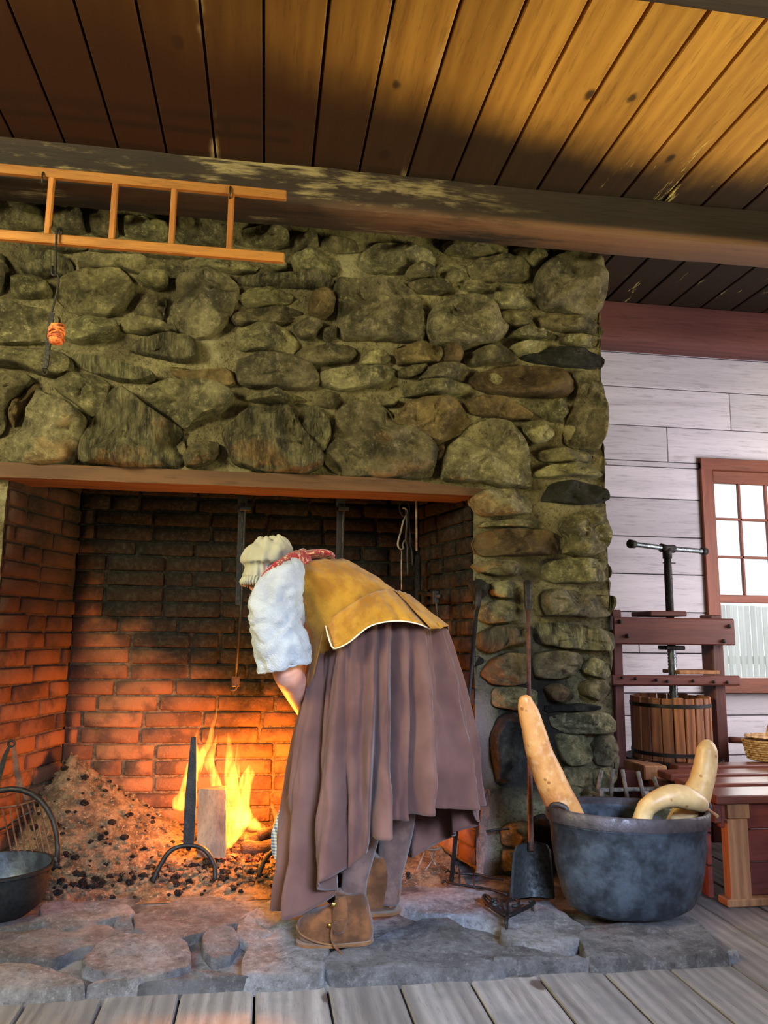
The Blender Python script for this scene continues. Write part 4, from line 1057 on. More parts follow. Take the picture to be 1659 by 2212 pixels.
for (a, b), (c, d) in zip(prof, prof[1:]):
    k = max(1, int(abs(d-b)/.02)); dense += [(lerp(a, c, j/k), lerp(b, d, j/k)) for j in range(k)]
dense.append(prof[-1])
mk('body', MB().lathe((kb.x, KY, .045), [q for q in dense], 72, fn=kfn, sy=OV), M['kettle'], root, angle=50)
mk('rim_band', MB().lathe((kb.x, KY, .045), [(KR-.010, KH-.040), (KR+.003, KH-.039), (KR+.005, KH-.003), (KR-.003, KH+.004), (KR-.014, KH+.002), (KR-.016, KH-.02)], 72, fn=kfn, cap=False, sy=OV), M['kettle_rim'], root, recalc=True, angle=50)
rt_ = kfn(V(kb.x + KR, KY, .045 + KH)); lf_ = kfn(V(kb.x - KR, KY, .045 + KH))
mk('ear', MB().tube([rt_ + V(-.02, -.01, -.02), rt_ + V(.012, -.01, -.006), rt_ + V(.012, -.01, .02), rt_ + V(-.015, -.01, .028)], .008, 8, smooth=3), M['kettle'], root)
mk('ear', MB().tube([lf_ + V(.0, .0, -.012), lf_ + V(.012, -.02, .012), lf_ + V(.04, -.045, .006), lf_ + V(.05, -.05, -.012)], [.009, .010, .009, .005], 8, smooth=3), M['kettle_rim'], root)
def gourd_tube(pts, rs, Y, Ys=None, n=24, sm=5):
    q = [P(x, y, (Ys[i] if Ys else Y)) for i, (x, y) in enumerate(pts)]
    mb = MB().tube(q, rs, n, smooth=sm)
    for v in mb.v: v += V(fr((v.x*14, v.y*14, v.z*14)), fr((v.x*14+5, v.y*14, v.z*14)), fr((v.x*14, v.y*14+5, v.z*14)))*.003
    return mb
mk('gourd', gourd_tube([(1131, 1502), (1133, 1510), (1139, 1530), (1150, 1570), (1164, 1620), (1184, 1675), (1211, 1730), (1236, 1775), (1256, 1810)], [.008, .022, .031, .038, .045, .051, .054, .050, .028], 0, [2.58, 2.58, 2.59, 2.60, 2.61, 2.62, 2.63, 2.64, 2.65]), M['gourd_tall'], label='tall mottled orange-brown gourd leaning out of the cauldron', cat='gourd', group='gourds in the cauldron')
mk('gourd', gourd_tube([(1531, 1597), (1530, 1603), (1528, 1620), (1522, 1660), (1512, 1700), (1494, 1740), (1476, 1785), (1455, 1830)], [.006, .022, .036, .041, .045, .052, .058, .045], 0, [2.70, 2.70, 2.70, 2.70, 2.69, 2.68, 2.66, 2.65]), M['gourd'], label='pale straight-necked gourd upright in the cauldron, furthest from the tall mottled one', cat='gourd', group='gourds in the cauldron')
root = empty('gourd', P(1450, 1730, 2.57), label='curved crook-necked gourd with a dry stem draped over the pale upright gourd', cat='gourd', group='gourds in the cauldron')
mk('fruit', gourd_tube([(1385, 1790), (1390, 1760), (1400, 1742), (1425, 1726), (1455, 1719), (1485, 1724), (1508, 1734), (1522, 1742), (1527, 1747)], [.034, .030, .030, .033, .037, .037, .032, .020, .008], 0, [2.57, 2.57, 2.565, 2.56, 2.56, 2.56, 2.57, 2.58, 2.58]), M['gourd'], root)
mk('stem', gourd_tube([(1524, 1745), (1534, 1753), (1544, 1760), (1548, 1764)], [.008, .006, .006, .008], 2.58, n=8), M['tan_wood'], root)
root = empty('grate', P(1365, 1700, 3.05), label='ash-grey iron grate with slanting bars standing behind the cauldron', cat='grate')
TR['R'] = (1240, 1560, 3.9594)
def rp(x, y, Y): return P(1240 + x/3.9594, 1560 + y/3.9594, Y)
mk('cross_bar', MB().box((rp(215, 575, 3.05)+rp(840, 570, 3.05))/2, ((rp(840, 570, 3.05)-rp(215, 575, 3.05)).length, .016, .014), .003), M['grate'], root, smooth=False)
for x0, y0, x1, y1 in ((235, 410, 205, 570), (330, 400, 315, 630), (412, 405, 455, 640), (545, 420, 600, 645), (680, 470, 725, 590)):
    mk('bar', MB().tube([rp(x0, y0, 3.04), rp((x0+x1)/2, (y0+y1)/2, 3.035), rp(x1, y1, 3.04)], [.009, .008, .008], 7), M['grate'], root)

for x in (1300, 1440):
    p = rp((x-1240)*3.9594, 575, 3.05); mk('leg', MB().tube([p, V(p.x, p.y+.02, .03)], .009, 7), M['grate'], root)
# ============================================================ CIDER PRESS, BENCH, BASKET
PY = 3.52
root = empty('fruit_press', (1.9, PY, .38), label='red-brown wooden fruit press with iron screw and slatted tub', cat='press')
def pb_(nm, x0, y0, x1, y1, Ya, Yb, mat, b=.005):
    a = P(x0, y0, Ya); c = P(x1, y1, Ya); X0, X1 = sorted((a.x, c.x)); Z0, Z1 = sorted((a.z, c.z))
    return mk(nm, MB().box(((X0+X1)/2, (Ya+Yb)/2, (Z0+Z1)/2), (X1-X0, Yb-Ya, Z1-Z0), b), mat, root, smooth=False)
pb_('post', 1322, 1317, 1356, 1690, PY-.04, PY+.06, M['redz'])
pb_('post', 1535, 1328, 1580, 1700, PY-.04, PY+.06, M['redz'])
def beam_px(nm, xl, ytl, ybl, xr, ytr, ybr, Ya, Yb, mat):
    q = [P(xl, ytl, Ya), P(xr, ytr, Ya), P(xr, ybr, Ya), P(xl, ybl, Ya)]
    dy = V(0, Yb-Ya, 0); zt = (q[0].z+q[1].z)/2; zb2 = (q[2].z+q[3].z)/2; xl_ = (q[0].x+q[3].x)/2; xr_ = (q[1].x+q[2].x)/2
    return mk(nm, MB().box(((xl_+xr_)/2, (Ya+Yb)/2, (zt+zb2)/2), (xr_-xl_, Yb-Ya, zt-zb2), .006), mat, root, smooth=False)
cb = beam_px('cross_beam', 1325, 1328, 1388, 1589, 1341, 1398, PY-.09, PY-.04, M['red'])
cb2 = beam_px('cross_beam', 1325, 1328, 1388, 1580, 1341, 1398, PY+.06, PY+.11, M['red'])
lb_ = beam_px('tie_bar', 1322, 1452, 1476, 1601, 1466, 1486, PY-.08, PY-.04, M['red'])
for x, y in ((1339, 1343), (1355, 1374), (1575, 1353), (1563, 1385)): mk('bolt', MB().tube([P(x, y, PY-.088), P(x, y, PY-.104)], [.011, .007], 8), M['iron'], cb)
for x, y in ((1344, 1464), (1373, 1466), (1418, 1469), (1442, 1472), (1497, 1471), (1542, 1473), (1571, 1474)): mk('bolt', MB().tube([P(x, y, PY-.078), P(x, y, PY-.092)], [.008, .005], 8), M['iron'], lb_)
pb_('screw_block', 1405, 1319, 1485, 1332, PY-.10, PY+.10, M['red'])
pb_('end_block', 1307, 1330, 1325, 1362, PY-.10, PY+.09, M['iron'])
sx = P(1446, 1300, PY).x
zt_ = P(1446, 1190, PY).z; zb_ = P(1446, 1520, PY).z
thr = [(.018 + (.003 if k % 2 else 0), zb_ - .1 + k*.008) for k in range(int((P(1446, 1395, PY).z - zb_ + .1)/.008))]
mk('screw', MB().lathe((sx, PY, 0), thr, 16), M['steel'], root)
mk('screw_shaft', MB().tube([V(sx, PY, P(1446, 1400, PY).z), V(sx, PY, zt_ - .10), V(sx, PY, zt_)], [.019, .019, .015], 14), M['iron'], root)
mk('screw_collar', MB().box(V(sx, PY, P(1446, 1399, PY).z), (.10, .08, .02), .004), M['iron'], root, smooth=False)
ha, hb_ = P(1364, 1175, PY-.09), P(1521, 1191, PY+.10); hm = V(sx, PY, zt_ + .012)
th = mk('turning_handle', MB().tube([ha, ha.lerp(hm, .12), hm, hm.lerp(hb_, .93), hb_], [.013, .0125, .013, .013, .013], 14), M['steel'], root)
mk('end_knob', MB().tube([ha - (hm-ha).normalized()*.012, ha + (hm-ha).normalized()*.02], [.021, .019], 12), M['iron'], th)
mk('end_knob', MB().tube([hb_ - (hb_-hm).normalized()*.02, hb_ + (hb_-hm).normalized()*.012], [.018, .019], 12), M['iron'], th)
mk('tee_fitting', MB().tube([hm + (ha-hm).normalized()*.04, hm, hm + (hb_-hm).normalized()*.045], [.021, .017, .021], 12).tube([hm, hm - V(0, 0, .05)], .022, 12), M['iron'], root)
mk('pin', MB().tube([V(sx-.03, PY-.01, zt_-.06), V(sx+.035, PY-.01, zt_-.06)], .003, 6), M['iron'], root)
# slatted tub
tc = V((P(1372, 1505, PY).x + P(1520, 1510, PY).x)/2, PY, 0); tr_ = (P(1520, 1510, PY).x - P(1372, 1505, PY).x)/2
tz1 = P(1446, 1503, PY).z; tz0 = P(1446, 1643, PY-.1).z
for k in range(22):
    a = 2*math.pi*(k+.5)/22; rr = random.Random(k); w = 2*math.pi*tr_/22
    mk('slat', MB().box(tc + V(math.cos(a)*tr_, math.sin(a)*tr_, (tz0+tz1)/2 + rr.uniform(-.003, .003)), (.013, w*rr.uniform(.86, .95), tz1-tz0), .003, rot=Matrix.Rotation(a, 3, 'Z')), M['stave'], root, smooth=False)
for z in (tz1 - .035, tz0 + .03):
    mk('hoop', MB().rings([[tc + V(math.cos(a)*(tr_+.0075), math.sin(a)*(tr_+.0075), z+dz) if r_ else tc + V(math.cos(a)*(tr_+.0105), math.sin(a)*(tr_+.0105), z+dz) for dz, r_ in ((-.008, 1), (-.008, 0), (.008, 0), (.008, 1))] for a in [2*math.pi*k/48 for k in range(48)]], cap=False, close=True), M['iron'], root, angle=40)
mk('press_tray', MB().lathe((tc.x, tc.y, 0), [(.01, tz0-.028), (tr_+.035, tz0-.028), (tr_+.05, tz0-.01), (tr_+.05, tz0+.004), (tr_+.035, tz0-.006), (.02, tz0-.006)], 48), M['iron'], root, angle=40)
mk('press_bed', MB().box((tc.x, PY, tz0-.075), (.62, .30, .085), .006), M['red'], root, smooth=False)
bl_a, bl_b = P(1392, 1655, 3.28), P(1443, 1686, 3.28)
mk('bed_block', MB().box(((bl_a.x+bl_b.x)/2, 3.38, (bl_a.z+bl_b.z)/2), (bl_b.x-bl_a.x, .20, bl_a.z-bl_b.z), .005), M['tan_wood'], root, smooth=False)
for x in (1.66, 2.16):
    for y in (3.42, 3.62): mk('leg', MB().box((x, y, (tz0-.115)/2), (.07, .07, tz0-.115), .005), M['redz'], root, smooth=False)
mk('lever_peg', MB().tube([P(1575, 1598, PY), P(1600, 1599, PY), P(1637, 1599, PY)], [.015, .015, .014], 8), M['red'], root)
mk('press_board', MB().box((P(1448, 1448, PY+.02)+P(1535, 1454, PY+.02))/2, ((P(1535, 1454, PY).x-P(1448, 1448, PY).x), .16, .018), .003), M['tan_wood'], root, smooth=False)
# bench / chest of red boards
bz = .40
root = empty('low_bench', (2.15, 3.0, 0), label='low red board bench with pale corner post by the window', cat='bench')
def bb(nm, x0, x1, y0, y1, z0, z1, mat, b=.004): return mk(nm, MB().box(((x0+x1)/2, (y0+y1)/2, (z0+z1)/2), (x1-x0, y1-y0, z1-z0), b), mat, root, smooth=False)
fa = P(1578, 1722, 2.76)
bx0 = P(1546, 1722, 2.78).x; bzt = P(1600, 1716, 2.76).z
bb('top_board', bx0-.02, 3.0, 2.74, 2.90, bzt-.03, bzt, M['red_gloss']); bb('top_board', bx0-.01, 3.0, 2.93, 3.06, bzt-.02, bzt+.008, M['red_gloss'])
bb('top_board', bx0, 3.0, 3.10, 3.22, bzt-.015, bzt+.014, M['red_gloss']); bb('top_board', bx0+.12, 3.0, 3.26, 3.35, bzt-.01, bzt+.02, M['red_gloss'])
bb('frame_board', bx0-.02, bx0+.01, 2.76, 3.26, bzt-.10, bzt-.03, M['red'])
bb('frame_board', bx0+.01, 3.0, 2.775, 2.80, bzt-.12, bzt-.03, M['dark_wood'])
px0, px1 = P(1573, 1850, 2.76).x, P(1617, 1850, 2.76).x
bb('corner_post', px0, px1, 2.75, 2.80, 0, bzt-.085, M['tan_wood']); bb('post_head', px0+.005, px1+.012, 2.752, 2.79, bzt-.085, bzt-.03, M['tan_wood'])
bb('corner_post', 2.9, 2.96, 2.75, 2.80, 0, bzt-.03, M['tan_wood'])
for k in range(3): bb('front_board', px1+.002, 2.9, 2.775, 2.795, .03 + k*.115, .14 + k*.115, M['dark_wood'])
bb('foot_rail', px0-.02, 2.96, 2.745, 2.81, 0, .028, M['tan_wood'])
for k in range(3): bb('side_board', px0-.045, px0-.025, 2.82, 3.26, .01 + k*.115, .12 + k*.115, M['dark_wood'])
bb('rear_post', px0-.02, px0+.04, 3.20, 3.26, 0, bzt-.03, M['redz'])
# basket
bc = P(1690, 1655, 3.38); bw = N('wicker', .8); nn = bw.noise(bw.coord('obj', (1, 1, 1)), 60, 3); bw.color(bw.mix(bw.rng(nn, .4, .6), c8(150, 104, 62), c8(200, 164, 120))); M['wicker'] = bw.m
root = empty('wicker_basket', (bc.x, bc.y, bzt+.02), label='flat wicker basket with hooped handle on the bench under the window', cat='basket')
z0 = bzt + .021
for k in range(9):
    z = z0 + .008 + k*.010; rx = .15 + k*.003
    mk('weave_row', MB().tube([V(bc.x + (rx + .005*(-1)**(j+k))*math.cos(a), bc.y + (.11 + .003*(-1)**(j+k))*math.sin(a), z) for j, a in enumerate([2*math.pi*j/40 for j in range(40)])], .0055, 6, close=True), M['wicker'], root)
for k in range(14):
    y = lerp(-.10, .10, k/13); hw = .165*math.sqrt(max(.02, 1-(y/.115)**2)); mk('lid_splint', MB().box((bc.x, bc.y + y, z0 + .104 + .002*(k % 2)), (2*hw, .013, .004), .001), M['wicker'], root, smooth=False)
mk('basket_handle', MB().tube([V(bc.x + .075*math.cos(a), bc.y - .02, z0 + .10 + .10*math.sin(a)) for a in [math.pi*k/14 for k in range(15)]], .012, 8, flat=.6), M['wicker'], root)
mk('base', MB().lathe((bc.x, bc.y, 0), [(.01, z0), (.145, z0), (.15, z0+.006), (.01, z0+.006)], 32, sy=.72), M['wicker'], root)

# ============================================================ LADDER AND HANGING IRON
LY = 2.74
la = P(0, 365, LY); zu = (P(0, 365, LY).z + P(619, 424, LY).z)/2; zl = (P(0, 511, LY).z + P(616, 556, LY).z)/2
xr_ = P(619, 424, LY).x
root = empty('wooden_ladder', (-.4, LY, zl), label='narrow pale wooden ladder hung sideways under the ceiling beam', cat='ladder')
hr = (P(0, 375, LY) - P(0, 355, LY)).length/2
mk('rail', MB().box(((xr_-1.9)/2, LY, zu), (xr_+1.9, .026, hr*2), .004), M['ladder'], root, smooth=False)
mk('rail', MB().box(((xr_-1.9)/2, LY, zl), (xr_+1.9, .026, hr*2), .004), M['ladder'], root, smooth=False)
xs = [P(108, 440, LY).x, P(246, 450, LY).x, P(374, 462, LY).x, P(498, 475, LY).x]; dx = xs[1]-xs[0]
for x in [xs[0]-2*dx, xs[0]-dx] + xs: mk('rung', MB().box((x, LY, (zu+zl)/2), (.022, .018, zu-zl-hr), .004), M['ladder_rung'], root, smooth=False)
for x, y in ((92, 385), (497, 415)):
    p = P(x, y, LY-.016); mk('ladder_hook', MB().tube([p + V(0, .11, .05), p + V(0, .06, .035), p + V(0, .03, hr+.004), p + V(0, .0, hr+.004), p + V(0, -.004, 0), p + V(0, .0, -hr), p + V(0, .02, -hr-.004)], .0035, 6, smooth=2), M['iron'], root)
root = empty('hook_chain', P(122, 560, 2.71), label='pair of slim black hooks hung from the ladder rail', cat='hook')
def lp(l, Y=2.715): return [P(x, y, Y) for x, y in zip(l[::2], l[1::2])]
mk('upper_hook', MB().tube([P(133, 512, 2.75), P(133, 499, 2.745), P(129, 493, 2.725)] + lp([123, 500, 122, 520, 121, 570, 121, 590, 117, 595, 112, 590, 113, 575]), .0045, 7, smooth=3), M['iron'], root)
mk('lower_hook', MB().tube(lp([117, 595, 124, 593, 127, 603, 124, 625, 117, 655, 111, 680]), .0038, 7, smooth=3), M['iron'], root)
root = empty('balance_bar', P(106, 740, 2.71), label='flat black iron bar hanging before the stones, hooked at the end', cat='iron bar')
R = []
for x, y, w in ((112, 676, .008), (109, 700, .009), (104, 745, .0085), (99, 790, .0085), (98, 796, .004)):
    c = P(x, y, 2.71); R.append([c + V(sx*w, sy*.004, 0) for sx, sy in ((-1, -1), (1, -1), (1, 1), (-1, 1))])
mk('bar', MB().rings(R), M['iron'], root, smooth=False)
mk('end_hook', MB().tube(lp([93, 795, 92, 803, 96, 809, 102, 806, 102, 797]), .003, 6, smooth=3), M['iron'], root)
tw = N('orange_twine', .8); tn = tw.noise(tw.coord('obj'), 60, 3); tw.color(tw.mix(tw.rng(tn, .4, .6), c8(150, 66, 34), c8(214, 122, 62))); M['twine'] = tw.m
root = empty('twine_bundle', P(122, 722, 2.70), label='small orange ball of twine tied to the hanging iron bar', cat='twine')
c = P(122, 720, 2.70); rnd = random.Random(3)
mk('core', MB().lathe(c, [(.003, -.038), (.022, -.035), (.024, -.01), (.020, .01), (.022, .03), (.004, .036)], 14), M['twine'], root)
for k in range(9):
    t = Vector((rnd.uniform(-.5, .5), rnd.uniform(-.5, .5), 1)).normalized(); u = t.orthogonal().normalized(); v = t.cross(u); z = rnd.uniform(-.022, .026)
    mk('strand', MB().tube([c + V(0, 0, z) + u*.026*math.cos(a) + v*.026*math.sin(a) for a in [k2*math.pi/8 for k2 in range(16)]], .0035, 5, close=True), M['twine'], root)
# ============================================================ THE WOMAN AT THE FIRE
Y0 = 2.62
def sp(x, y, Y): return P(480 + x/2.8603, 1130 + y/2.8603, Y)
her = empty('person', (P(780, 1900, 2.6).x, 2.6, .036), label='person in white cap, mustard bodice and long brown skirt bending over the fire', cat='person')
def sk(x, y, Y): return P(x, y, Y)
parts = []
def ell(c, a, b, d):                     # ellipsoid from three half axes
    mb = MB(); R = []
    for i in range(1, 12):
        t = math.pi*i/12; R.append([c + a*math.cos(t) + (b*math.cos(p) + d*math.sin(p))*math.sin(t) for p in [2*math.pi*k/20 for k in range(20)]])
    return mb.rings(R)
# torso and hips
parts.append(loft([(455, 262, 430, 330, 2.62, .06), (500, 262, 430, 430, Y0, .15), (600, 250, 480, 600, Y0, .165), (730, 262, 530, 710, Y0, .165), (870, 322, 600, 780, Y0, .16), (1000, 425, 680, 830, Y0, .14), (1120, 500, 780, 900, Y0, .125), (1220, 590, 930, 960, Y0, .12), (1290, 690, 1100, 980, Y0, .09)], 32, 3, 'S'))
C = sk(579, 1227, 2.61)
f = V(-.36, .16, -.91).normalized(); s_ = V(.05, 1, .18); s_ = (s_ - f*s_.dot(f)).normalized(); u = s_.cross(f).normalized()
if u.x > 0: u = -u
parts.append(ell(C, f*.074, u*.074, s_*.068)); parts.append(ell(C + f*.040 - u*.030, f*.056, u*.060, s_*.052)); parts.append(ell(C + f*.06, f*.034, u*.045, s_*.05))
parts.append(ell(C + f*.062 - u*.088, f*.022, u*.022, s_*.026))
parts.append(MB().tube([C + f*.080 + u*.008, C + f*.100 - u*.018, C + f*.104 - u*.028, C + f*.088 - u*.034], [.008, .012, .013, .010], 10))
for q in (-1, 1):
    parts.append(ell(C + s_*.072*q - u*.008, f*.018, u*.028, s_*.008))           # ears
    parts.append(ell(C + f*.078 + s_*.03*q + u*.006, f*.010, u*.008, s_*.014))   # eyes in their sockets
    parts.append(ell(C + f*.066 + s_*.036*q - u*.034, f*.02, u*.022, s_*.018))   # cheeks
parts.append(ell(C + f*.090 - u*.056, f*.008, u*.005, s_*.022)); parts.append(ell(C + f*.087 - u*.067, f*.008, u*.006, s_*.020))
parts.append(MB().tube([C - u*.05 + f*.0, sk(600, 1246, 2.62), sk(640, 1262, Y0), sk(680, 1290, Y0)], [.06, .056, .065, .08], 16, smooth=3))
def arm(sh, el, wr, hd, spread, rr):
    m = MB().tube([sh, sh.lerp(el, .5), el, el.lerp(wr, .35), wr.lerp(el, .15), wr], [r*rr for r in (.058, .054, .047, .045, .030, .027)], 14, smooth=4); parts.append(m)
    d = (hd - wr).normalized(); pl = Vector(spread); pl = (pl - d*pl.dot(d)).normalized(); nn = d.cross(pl)
    parts.append(ell(wr + d*.05, d*.052, pl*.038, nn*.017))
    for k, (o, L) in enumerate([(-.030, .060), (-.010, .070), (.010, .066), (.029, .052)]):
        b = wr + d*.088 + pl*o; c1 = b + d*L*.5 + nn*.010; parts.append(MB().tube([wr + d*.06 + pl*o*.8, b, c1, c1 + d*L*.35 + nn*.022], [.010, .0092, .0085, .0072], 8, smooth=2))
    b = wr + d*.035 + pl*(-.034); parts.append(MB().tube([wr + d*.02 - pl*.015, b, b + d*.03 - pl*.018, b + d*.056 - pl*.022 + nn*.01], [.012, .011, .0095, .008], 8, smooth=2))
arm(sk(618, 1280, 2.48), sk(618, 1440, 2.46), sk(672, 1560, 2.84), sk(690, 1620, 2.90), (1, .3, 0), 1.0)
arm(sk(640, 1275, 2.77), sk(640, 1420, 2.84), sk(690, 1550, 2.95), sk(705, 1610, 2.97), (1, .3, 0), .98)
def leg(pts, rs): parts.append(MB().tube(pts, rs, 16, smooth=4))
nl = [sk(855, 1410, 2.59), sk(820, 1550, 2.57), sk(795, 1690, 2.50), sk(785, 1780, 2.515), sk(766, 1900, 2.52), sk(762, 1985, 2.52)]
fl_ = [sk(870, 1400, 2.70), sk(860, 1550, 2.71), sk(855, 1680, 2.72), sk(858, 1770, 2.735), sk(842, 1890, 2.74), sk(838, 1950, 2.74)]
LR = [.078, .070, .060, .056, .036, .034]
leg(nl, LR); leg(fl_, LR)
ftn = loft([(650, 1990, 652, 2018, 2.50, .02), (680, 1975, 684, 2032, 2.50, .034), (730, 1960, 736, 2036, 2.50, .032), (780, 1960, 784, 2030, 2.51, .03)], 16, 3); parts.append(ftn)
ftf = loft([(748, 1935, 750, 1955, 2.74, .02), (775, 1925, 778, 1968, 2.74, .034), (820, 1915, 824, 1970, 2.74, .032), (850, 1915, 852, 1965, 2.74, .03)], 16, 3); parts.append(ftf)
def fuse(parts, name, mat, parent, voxel, smooth=6, lab=None):
    mb = MB()
    for p in parts: mb.add(p.v, p.f)
    me = mb.mesh(name + '_tmp'); o = bpy.data.objects.new(name + '_tmp', me); COL.objects.link(o)
    r = o.modifiers.new('r', 'REMESH'); r.mode = 'VOXEL'; r.voxel_size = voxel
    s = o.modifiers.new('s', 'SMOOTH'); s.factor = .5; s.iterations = smooth
    dg = bpy.context.evaluated_depsgraph_get(); ev = o.evaluated_get(dg); m2 = bpy.data.meshes.new_from_object(ev); m2.name = name
    bpy.data.objects.remove(o); m2.polygons.foreach_set('use_smooth', [True]*len(m2.polygons))
    m2.transform(Matrix.Translation(-wloc(parent))); n = bpy.data.objects.new(name, m2); COL.objects.link(n); n.parent = parent
    m2.materials.clear(); m2.materials.append(mat); return n
body = fuse(parts, 'body', M['skin'], her, .0065, 5)
# glasses and hair
gl = MB()
for q in (-1, 1):
    c = C + f*.100 + s_*.031*q + u*.002
    gl.tube([c + u*.019*math.cos(a) + s_*.024*math.sin(a) for a in [k*math.pi/8 for k in range(16)]], .0018, 6, close=True)
    gl.tube([c + s_*.024*q, c + s_*.043*q - f*.004, C + s_*.075*q + f*.01, C + s_*.078*q - f*.02], .0016, 6)
gl.tube([C + f*.102 + s_*.007, C + f*.106, C + f*.102 - s_*.007], .0016, 6)
mk('glasses', gl, M['steel'], her, label='thin wire-framed glasses')
hr_ = cloth('grey_brown_hair', c8(120, 96, 66), c8(160, 132, 92), 40); hm_ = MB(); rnd = random.Random(4)
for k in range(30):
    a = -1.3 + 2.6*k/29; b = C + u*.050*math.cos(a) + s_*.046*math.sin(a) + f*.050
    hm_.tube([b, b + f*.014 + u*.004, b + f*.026 + V(rnd.uniform(-.004, .004), rnd.uniform(-.004, .004), 0)], [.006, .005, .002], 6)
mk('hair', hm_, hr_, her)

def wrinkle(mb, fn):
    me = mb.mesh('t'); me.update()
    for i, vv in enumerate(me.vertices):
        p = mb.v[i]; mb.v[i] = p + Vector(vv.normal) * fn(p)
    bpy.data.meshes.remove(me); return mb
def folds(p, d, freq, amp, seed=0.0, warp=1.0):
    d = Vector(d); t = p.dot(d)*freq + fr((p.x*6, p.y*6, p.z*6 + seed))*2.2*warp
    return amp * (abs(math.sin(t)) ** .7 - .5)
# cap
cap = loft([(270, 92, 350, 88, 2.61, .02), (215, 118, 398, 118, 2.61, .075), (160, 165, 430, 180, 2.61, .105), (122, 215, 438, 235, 2.61, .112), (117, 245, 405, 262, 2.61, .108), (128, 268, 350, 275, 2.61, .092), (131, 300, 325, 305, 2.61, .085), (124, 330, 300, 345, 2.61, .088)], 64, 5, 'S', cap=False)
capc = sum(cap.v, Vector()) / len(cap.v); bandz = P(480 + 128/2.86, 1130 + 270/2.86, 2.61).z
def capf(p):
    a = math.atan2(p.y - capc.y, p.x - capc.x); k = max(0, min(1, (p.z - bandz + .01)/.06))
    k2 = math.exp(-((p.z - bandz)/.012)**2)
    return -.005*k2 + (.004*math.sin(a*26)*(1 - k) + .006*k*math.sin(a*11 + 3*fr((p.x*8, p.y*8, p.z*8)))) + .006*k*fr((p.x*20, p.y*20, p.z*20)) + folds(p, (1.0, .4, .6), 60, .006*k, 3)
capo = mk('mob_cap', wrinkle(cap, capf), M['cap'], her)
so = capo.modifiers.new('thick', 'SOLIDIFY'); so.thickness = .002
R = []
base = [(P(480 + x/2.86, 1130 + y/2.86, 2.61), d) for x, y, d in ()]
def ringat(lx, ly, rx, ry, d, n=160, wv=0.0, ph=0.0):
    a = P(480 + lx/2.8603, 1130 + ly/2.8603, 2.61); b = P(480 + rx/2.8603, 1130 + ry/2.8603, 2.61); m = (a+b)/2; h = (a-b)/2
    out = []
    for k in range(n):
        t = 2*math.pi*k/n; w = 1 + wv*math.sin(t*30 + ph) ; out.append(m + h*math.cos(t)*w + V(0, -d*math.sin(t)*w, wv*.06*math.sin(t*30+1.5)))
    return out
R = [ringat(124, 325, 300, 340, .087), ringat(118, 345, 290, 362, .094, wv=.03), ringat(110, 362, 285, 380, .100, wv=.06), ringat(118, 378, 272, 396, .100, wv=.085)]
rf = mk('ruffle', MB().rings(R, cap=False), M['cap'], capo); rf.modifiers.new('thick', 'SOLIDIFY').thickness = .002
# vest
vest = loft([(448, 248, 425, 300, Y0, .10), (482, 238, 432, 430, Y0, .175), (600, 226, 460, 620, Y0, .195), (730, 238, 512, 760, Y0, .195), (800, 262, 530, 820, Y0, .193), (870, 298, 560, 850, Y0, .192), (960, 352, 600, 850, Y0, .19), (1040, 402, 655, 790, Y0, .19), (1075, 428, 700, 800, Y0, .185)], 56, 7, 'S')
vo = mk('bodice', wrinkle(vest, lambda p: folds(p, (.75, .3, .62), 58, .009, 1, 1.4) + .006*fr((p.x*14, p.y*14, p.z*14))), M['vest'], her, label='mustard yellow cotton bodice')
def patch(cols, nrow, wav=0.0, seed=0, m=5, bulge=0.0):
    """cols: list of (x0,y0,Y0, x1,y1,Y1) seam to hem in the S picture frame"""
    top = catmull([sp(c[0], c[1], c[2]) for c in cols], m); bot = catmull([sp(c[3], c[4], c[5]) for c in cols], m)
    rows = []
    for k in range(nrow+1):
        t = k/nrow; row = []
        for i, (a, b) in enumerate(zip(top, bot)):
            p = a.lerp(b, t) + V(0, -bulge*math.sin(math.pi*t), 0)
            p += V(0, -1, .3) * (wav*t*math.sin(i*.55 + 2*fr((i*.2, t*2, seed))) + .004*fr((p.x*18, p.y*18, p.z*18)) + .003*math.sin(i*1.3 + t*4*fr((i*.3, 0, seed))))
            row.append(p)
        rows.append(row)
    return MB().grid(rows)
def thick(o, t=.003):
    s = o.modifiers.new('thick', 'SOLIDIFY'); s.thickness = t; s.offset = 0; return o
Yn = Y0 - .235
pep1 = patch([(632, 622, Y0-.10, 655, 640, Y0-.18), (640, 628, Y0-.15, 680, 768, Y0-.235), (672, 592, Y0-.185, 718, 768, Y0-.25), (735, 545, Y0-.20, 790, 730, Y0-.262), (820, 488, Y0-.20, 900, 642, Y0-.27), (900, 442, Y0-.19, 1000, 610, Y0-.27), (975, 418, Y0-.165, 1100, 603, Y0-.262), (1035, 410, Y0-.12, 1200, 618, Y0-.24), (1066, 414, Y0-.06, 1284, 650, Y0-.19)], 16, .007, 1, 7, .012)
po = thick(mk('peplum', pep1, M['vest'], vo)); 
pep2 = patch([(1066, 416, Y0-.10, 1292, 654, Y0-.235), (1096, 420, Y0-.09, 1330, 650, Y0-.215), (1134, 434, Y0-.05, 1372, 642, Y0-.17), (1164, 450, Y0+.0, 1397, 640, Y0-.09), (1179, 470, Y0+.08, 1394, 665, Y0+.04), (1120, 480, Y0+.17, 1330, 700, Y0+.17)], 16, .005, 5, 6, .0)
thick(mk('peplum', pep2, M['vest'], vo))
fl2 = patch([(628, 655, Y0-.17, 560, 955, Y0-.15), (600, 690, Y0-.15, 545, 985, Y0-.13), (570, 730, Y0-.12, 522, 1010, Y0-.10), (540, 770, Y0-.06, 514, 960, Y0-.04), (520, 800, Y0+.0, 516, 900, Y0+.02)], 12, .004, 9, 5)
